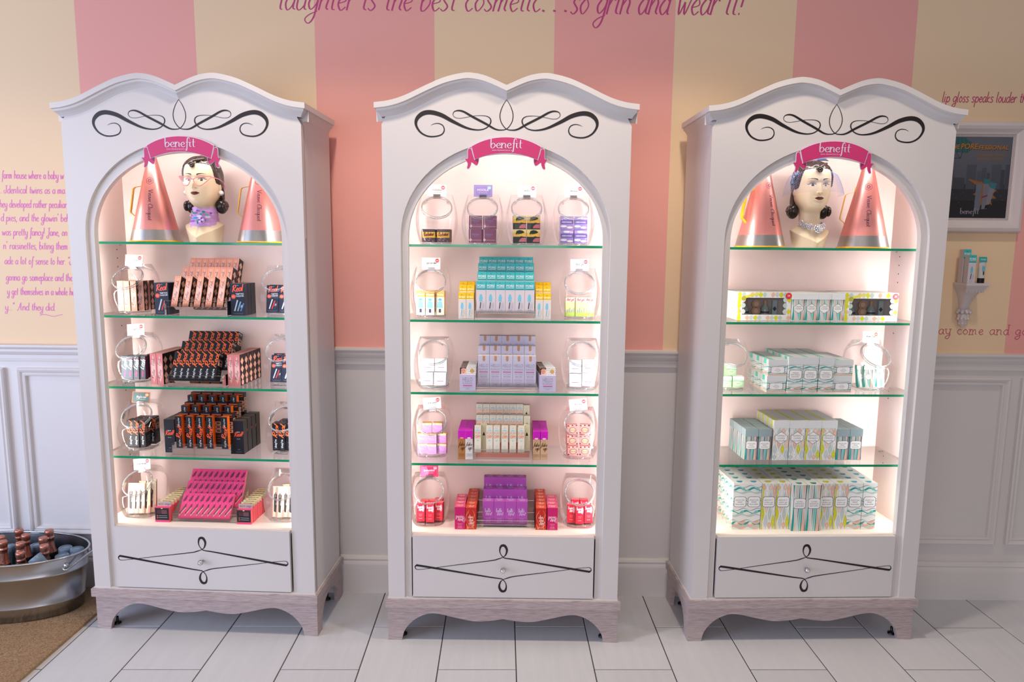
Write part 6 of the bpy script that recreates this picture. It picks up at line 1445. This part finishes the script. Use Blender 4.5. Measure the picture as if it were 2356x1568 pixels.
for a, b_, c, k in ((.32, .47, .66, '#5c626e'), (.49, .56, .58, '#626874'), (.56, .63, .62, '#5c626e'), (.64, .69, .56, '#525864'), (.71, .86, .66, '#5f6571'), (.86, .92, .60, '#4c525e'), (.93, 1.0, .66, '#555b67'), (.0, .12, .60, '#5c626e'), (.12, .30, .50, '#4f5561')): p.rect(F, U(a), V(.36), U(b_), V(c), k)
p.poly(F, [(U(0), V(.82)), (U(.30), V(.80)), (U(.40), V(.86)), (U(.36), V(.93)), (U(.24), V(.985)), (U(0), V(.99))], '#2f6f72')
for t in (.06, .14, .22, .30): p.poly(F, [(U(t), V(.80)), (U(t+.012), V(.80)), (U(t*.7+.05), V(.985)), (U(t*.7+.04), V(.985))], '#245a5e')
for a in (.02, .12, .22): p.poly(F, [(U(a), V(.81)), (U(a+.006), V(.81)), (U(.206), V(.735)), (U(.200), V(.735))], '#26242b')
p.rect(F, U(0), V(.732), U(.21), V(.738), '#26242b')
p.text(F, 'THE', U(.10), V(.845), .024, '#20202a', w=pw*.17, bold=.03, shear=.12); p.text(F, 'THE', U(.095), V(.849), .024, '#d98a24', w=pw*.17, bold=.02, shear=.12)
p.text(F, 'PORE', U(.335), V(.843), .031, '#20202a', w=pw*.27, bold=.03, shear=.12); p.text(F, 'PORE', U(.330), V(.848), .031, '#d98a24', w=pw*.27, bold=.02, shear=.12)
p.text(F, 'FESSIONAL', U(.715), V(.838), .024, '#20202a', w=pw*.47, bold=.03, shear=.12); p.text(F, 'FESSIONAL', U(.710), V(.843), .024, '#d98a24', w=pw*.47, bold=.02, shear=.12)
p.text(F, 'YOUR SECRET WEAPON', U(.67), V(.765), .013, '#b07a3a', w=pw*.46, bold=.02); p.text(F, 'AGAINST PORES!', U(.67), V(.715), .013, '#b07a3a', w=pw*.42, bold=.02)
cx, cy = U(.64), V(.30); star = []
for i in range(22): q = i*math.pi/11; r_ = .060 if i % 2 else .036; star.append((cx + r_*.85*math.cos(q), cy + r_*math.sin(q)))
p.poly(F, star, '#c07a22'); p.poly(F, [(U(.36), V(.475)), (U(.375), V(.485)), (cx-.01, cy+.045), (cx-.03, cy+.03)], '#c07a22')
p.poly(F, [(cx-.040, cy-.070), (cx-.016, cy-.064), (cx-.016, cy+.044), (cx-.040, cy+.042)], '#8c90a0'); p.poly(F, [(cx-.010, cy-.062), (cx+.014, cy-.060), (cx+.014, cy+.062), (cx-.010, cy+.060)], '#9a96a4'); p.rect(F, cx-.010, cy+.042, cx+.014, cy+.062, '#2f8f95'); p.poly(F, [(cx-.012, cy-.016), (cx+.012, cy-.008), (cx+.012, cy-.002), (cx-.012, cy-.010)], '#b03040')
p.poly(F, [(cx+.006, cy-.045), (cx+.022, cy-.042), (cx+.046, cy+.044), (cx+.018, cy+.050)], '#a8a6b0'); p.poly(F, [(cx+.030, cy+.022), (cx+.040, cy+.020), (cx+.046, cy+.044), (cx+.018, cy+.050), (cx+.017, cy+.028)], '#3f9aa0'); p.poly(F, [(cx+.003, cy-.060), (cx+.019, cy-.058), (cx+.022, cy-.042), (cx+.006, cy-.045)], '#17151c')
for i in range(22): p.disc(F, U(.04 + (i*37 % 90)*.01), V(.16 + (i*23 % 24)*.01), .0012, .0012, '#b8935a', 6)
p.pen(F, 'benefit', U(.42), V(.055), .0125, '#cfc6cf', 'serif', .12, w=pw*.30)
g = MB(); g.add([(px0, -.0085, pz0), (px1, -.0085, pz0), (px1, -.0085, pz1), (px0, -.0085, pz1)], [(0, 1, 2, 3)], 'clear_acrylic')
Proto('framed_poster', [('frame', m, None), ('bead_trim', bd, 0), ('poster', p, None), ('glazing', g, None)]).put(Matrix.Translation((0, -.0006, 0)), 'framed dark city poster with orange lettering in a white frame', 'picture')
# bracket shelf
bx, bz = 1.9515, 1.4240
s1 = MB()
for (w_, d_, za, zb) in ((.0500, .092, -.010, 0), (.0460, .086, -.018, -.010), (.0420, .080, -.026, -.018), (.0385, .074, -.032, -.026)): s1.box(bx-w_, bx+w_, -d_, -.0006, bz+za, bz+zb, 'frame_white')
s2 = MB()
for i in range(8): s2.lathe([(.0068, -.0045), (.0068, .0045)], 'frame_white', 12, cap0=True, cap1=True)
s2 = MB()
for i in range(6):
    q = [(bx - .0325 + i*.0130 + .0064*math.cos(a*math.pi/8), bz - .032 - .0075*math.sin(a*math.pi/8)) for a in range(9)]; s2.prism(q[::-1], -.072, -.064, 'frame_white')
s3 = MB(); rows = []
for t in range(13):
    u = t/12; hw = .0225*(1-u)**2.0 + .0150 + .002*u; dp = .050*(1-u)**1.8 + .022; z = bz - .032 - .085*u
    rows.append([(bx-hw, -.0006, z), (bx-hw, -dp*.7, z), (bx-hw*.72, -dp, z), (bx+hw*.72, -dp, z), (bx+hw, -dp*.7, z), (bx+hw, -.0006, z)])
s3.grid(rows, 'frame_white', False, True, True)
s4 = []
for ring, (zc, rr, n, ln) in enumerate(((bz-.120, .026, 5, .016), (bz-.144, .021, 5, .026), (bz-.166, .013, 4, .022))):
    for i in range(n):
        a = math.pi*(i + .5)/n; m = MB(); m.sphere((bx - rr*.85*math.cos(a), -.006 - rr*.85*math.sin(a), zc), (.0085, .0075, ln*.55), 'frame_white', 10, 8); m.sphere((bx - rr*1.12*math.cos(a), -.006 - rr*1.08*math.sin(a), zc - ln*.42), (.0065, .006, .006), 'frame_white', 8, 6); s4.append(('carved_leaf', m, None))
m = MB(); m.sphere((bx, -.012, bz-.150), (.018, .014, .042), 'frame_white', 12, 10); s4.append(('carved_core', m, None))
Proto('bracket_shelf', [('shelf_top', s1, None), ('scallop_edge', s2, 0), ('bracket', s3, None)] + s4).put(Matrix.Identity(4), 'white carved bracket shelf below the framed poster', 'shelf')
PR['teal'].put(Matrix.Translation((1.9215, -.086, bz + .0005)) @ Matrix.Diagonal((.84, .9, .95, 1)), 'teal topped carton standing in front on the bracket shelf', 'box')
PR['teal'].put(Matrix.Translation((1.9205, -.050, bz + .0005)) @ Matrix.Diagonal((.84, .9, 1.14, 1)), 'taller teal carton behind another on the bracket shelf', 'box')
tb = MB(); rows = []
for z, hw, dp in ((.020, .0135, .0115), (.060, .0145, .0105), (.090, .0155, .006), (.108, .0165, .0012)): rows.append([(hw*math.cos(t*math.pi/12), -dp*math.sin(t*math.pi/12), z) for t in range(24)])
tb.grid(rows, '#cfcbc6', True); F = lambda u, v, e: (u, -interp([(.02, .0118), (.06, .0108), (.09, .0062), (.108, .0014)], v)[0] - .0006 - e, v)
tb.poly(F, [(-.0152, .086), (.0152, .086), (.0163, .1075), (-.0163, .1075)], '#2fa8a4'); tb.text(F, 'PORE', 0, .094, .008, '#d8e6e6', w=.020, bold=.02); tb.poly(F, [(-.005, .050), (.006, .050), (.007, .068), (-.004, .072)], '#6fb9cf'); tb.rect(F, -.001, .034, .004, .048, '#3a3644')
tc_ = MB(); tc_.lathe([(.0135, 0), (.0137, .020)], '#17151a', 20, cap0=True, cap1=True, sy=.86)
Proto('primer_tube', [('tube', tb, None), ('cap', tc_, None)]).put(Matrix.Translation((1.9760, -.064, bz + .0005)), 'teal and white squeeze tube with black cap on the bracket shelf', 'tube')
# ------------------------------------------------------------------ balloon ribbon ends curling into view under the ceiling
mat('silver_ribbon', '#d9c2d2', .25, .4)
for x, z, L, nm in ((-.035, 2.500, .10, 'silvery curled balloon ribbon end above the middle cabinet'), (.09, 2.520, .09, 'pale curled balloon ribbon loop beside the top lettering'), (1.20, 2.515, .10, 'thin curled balloon ribbon end near the right top')):
    m = MB(); rows = []
    for i in range(40):
        t = i/39; a = t*9; r_ = .010*(1 - .4*t); c = (x + r_*math.cos(a) + .02*t, -.12 + r_*math.sin(a), z + L*(1-t)); rows.append([(c[0], c[1], c[2] - .002), (c[0], c[1], c[2] + .002)])
    m.grid(rows, 'silver_ribbon'); obj('balloon_ribbon', m, None, None, nm, 'ribbon', 'balloon ribbon ends')
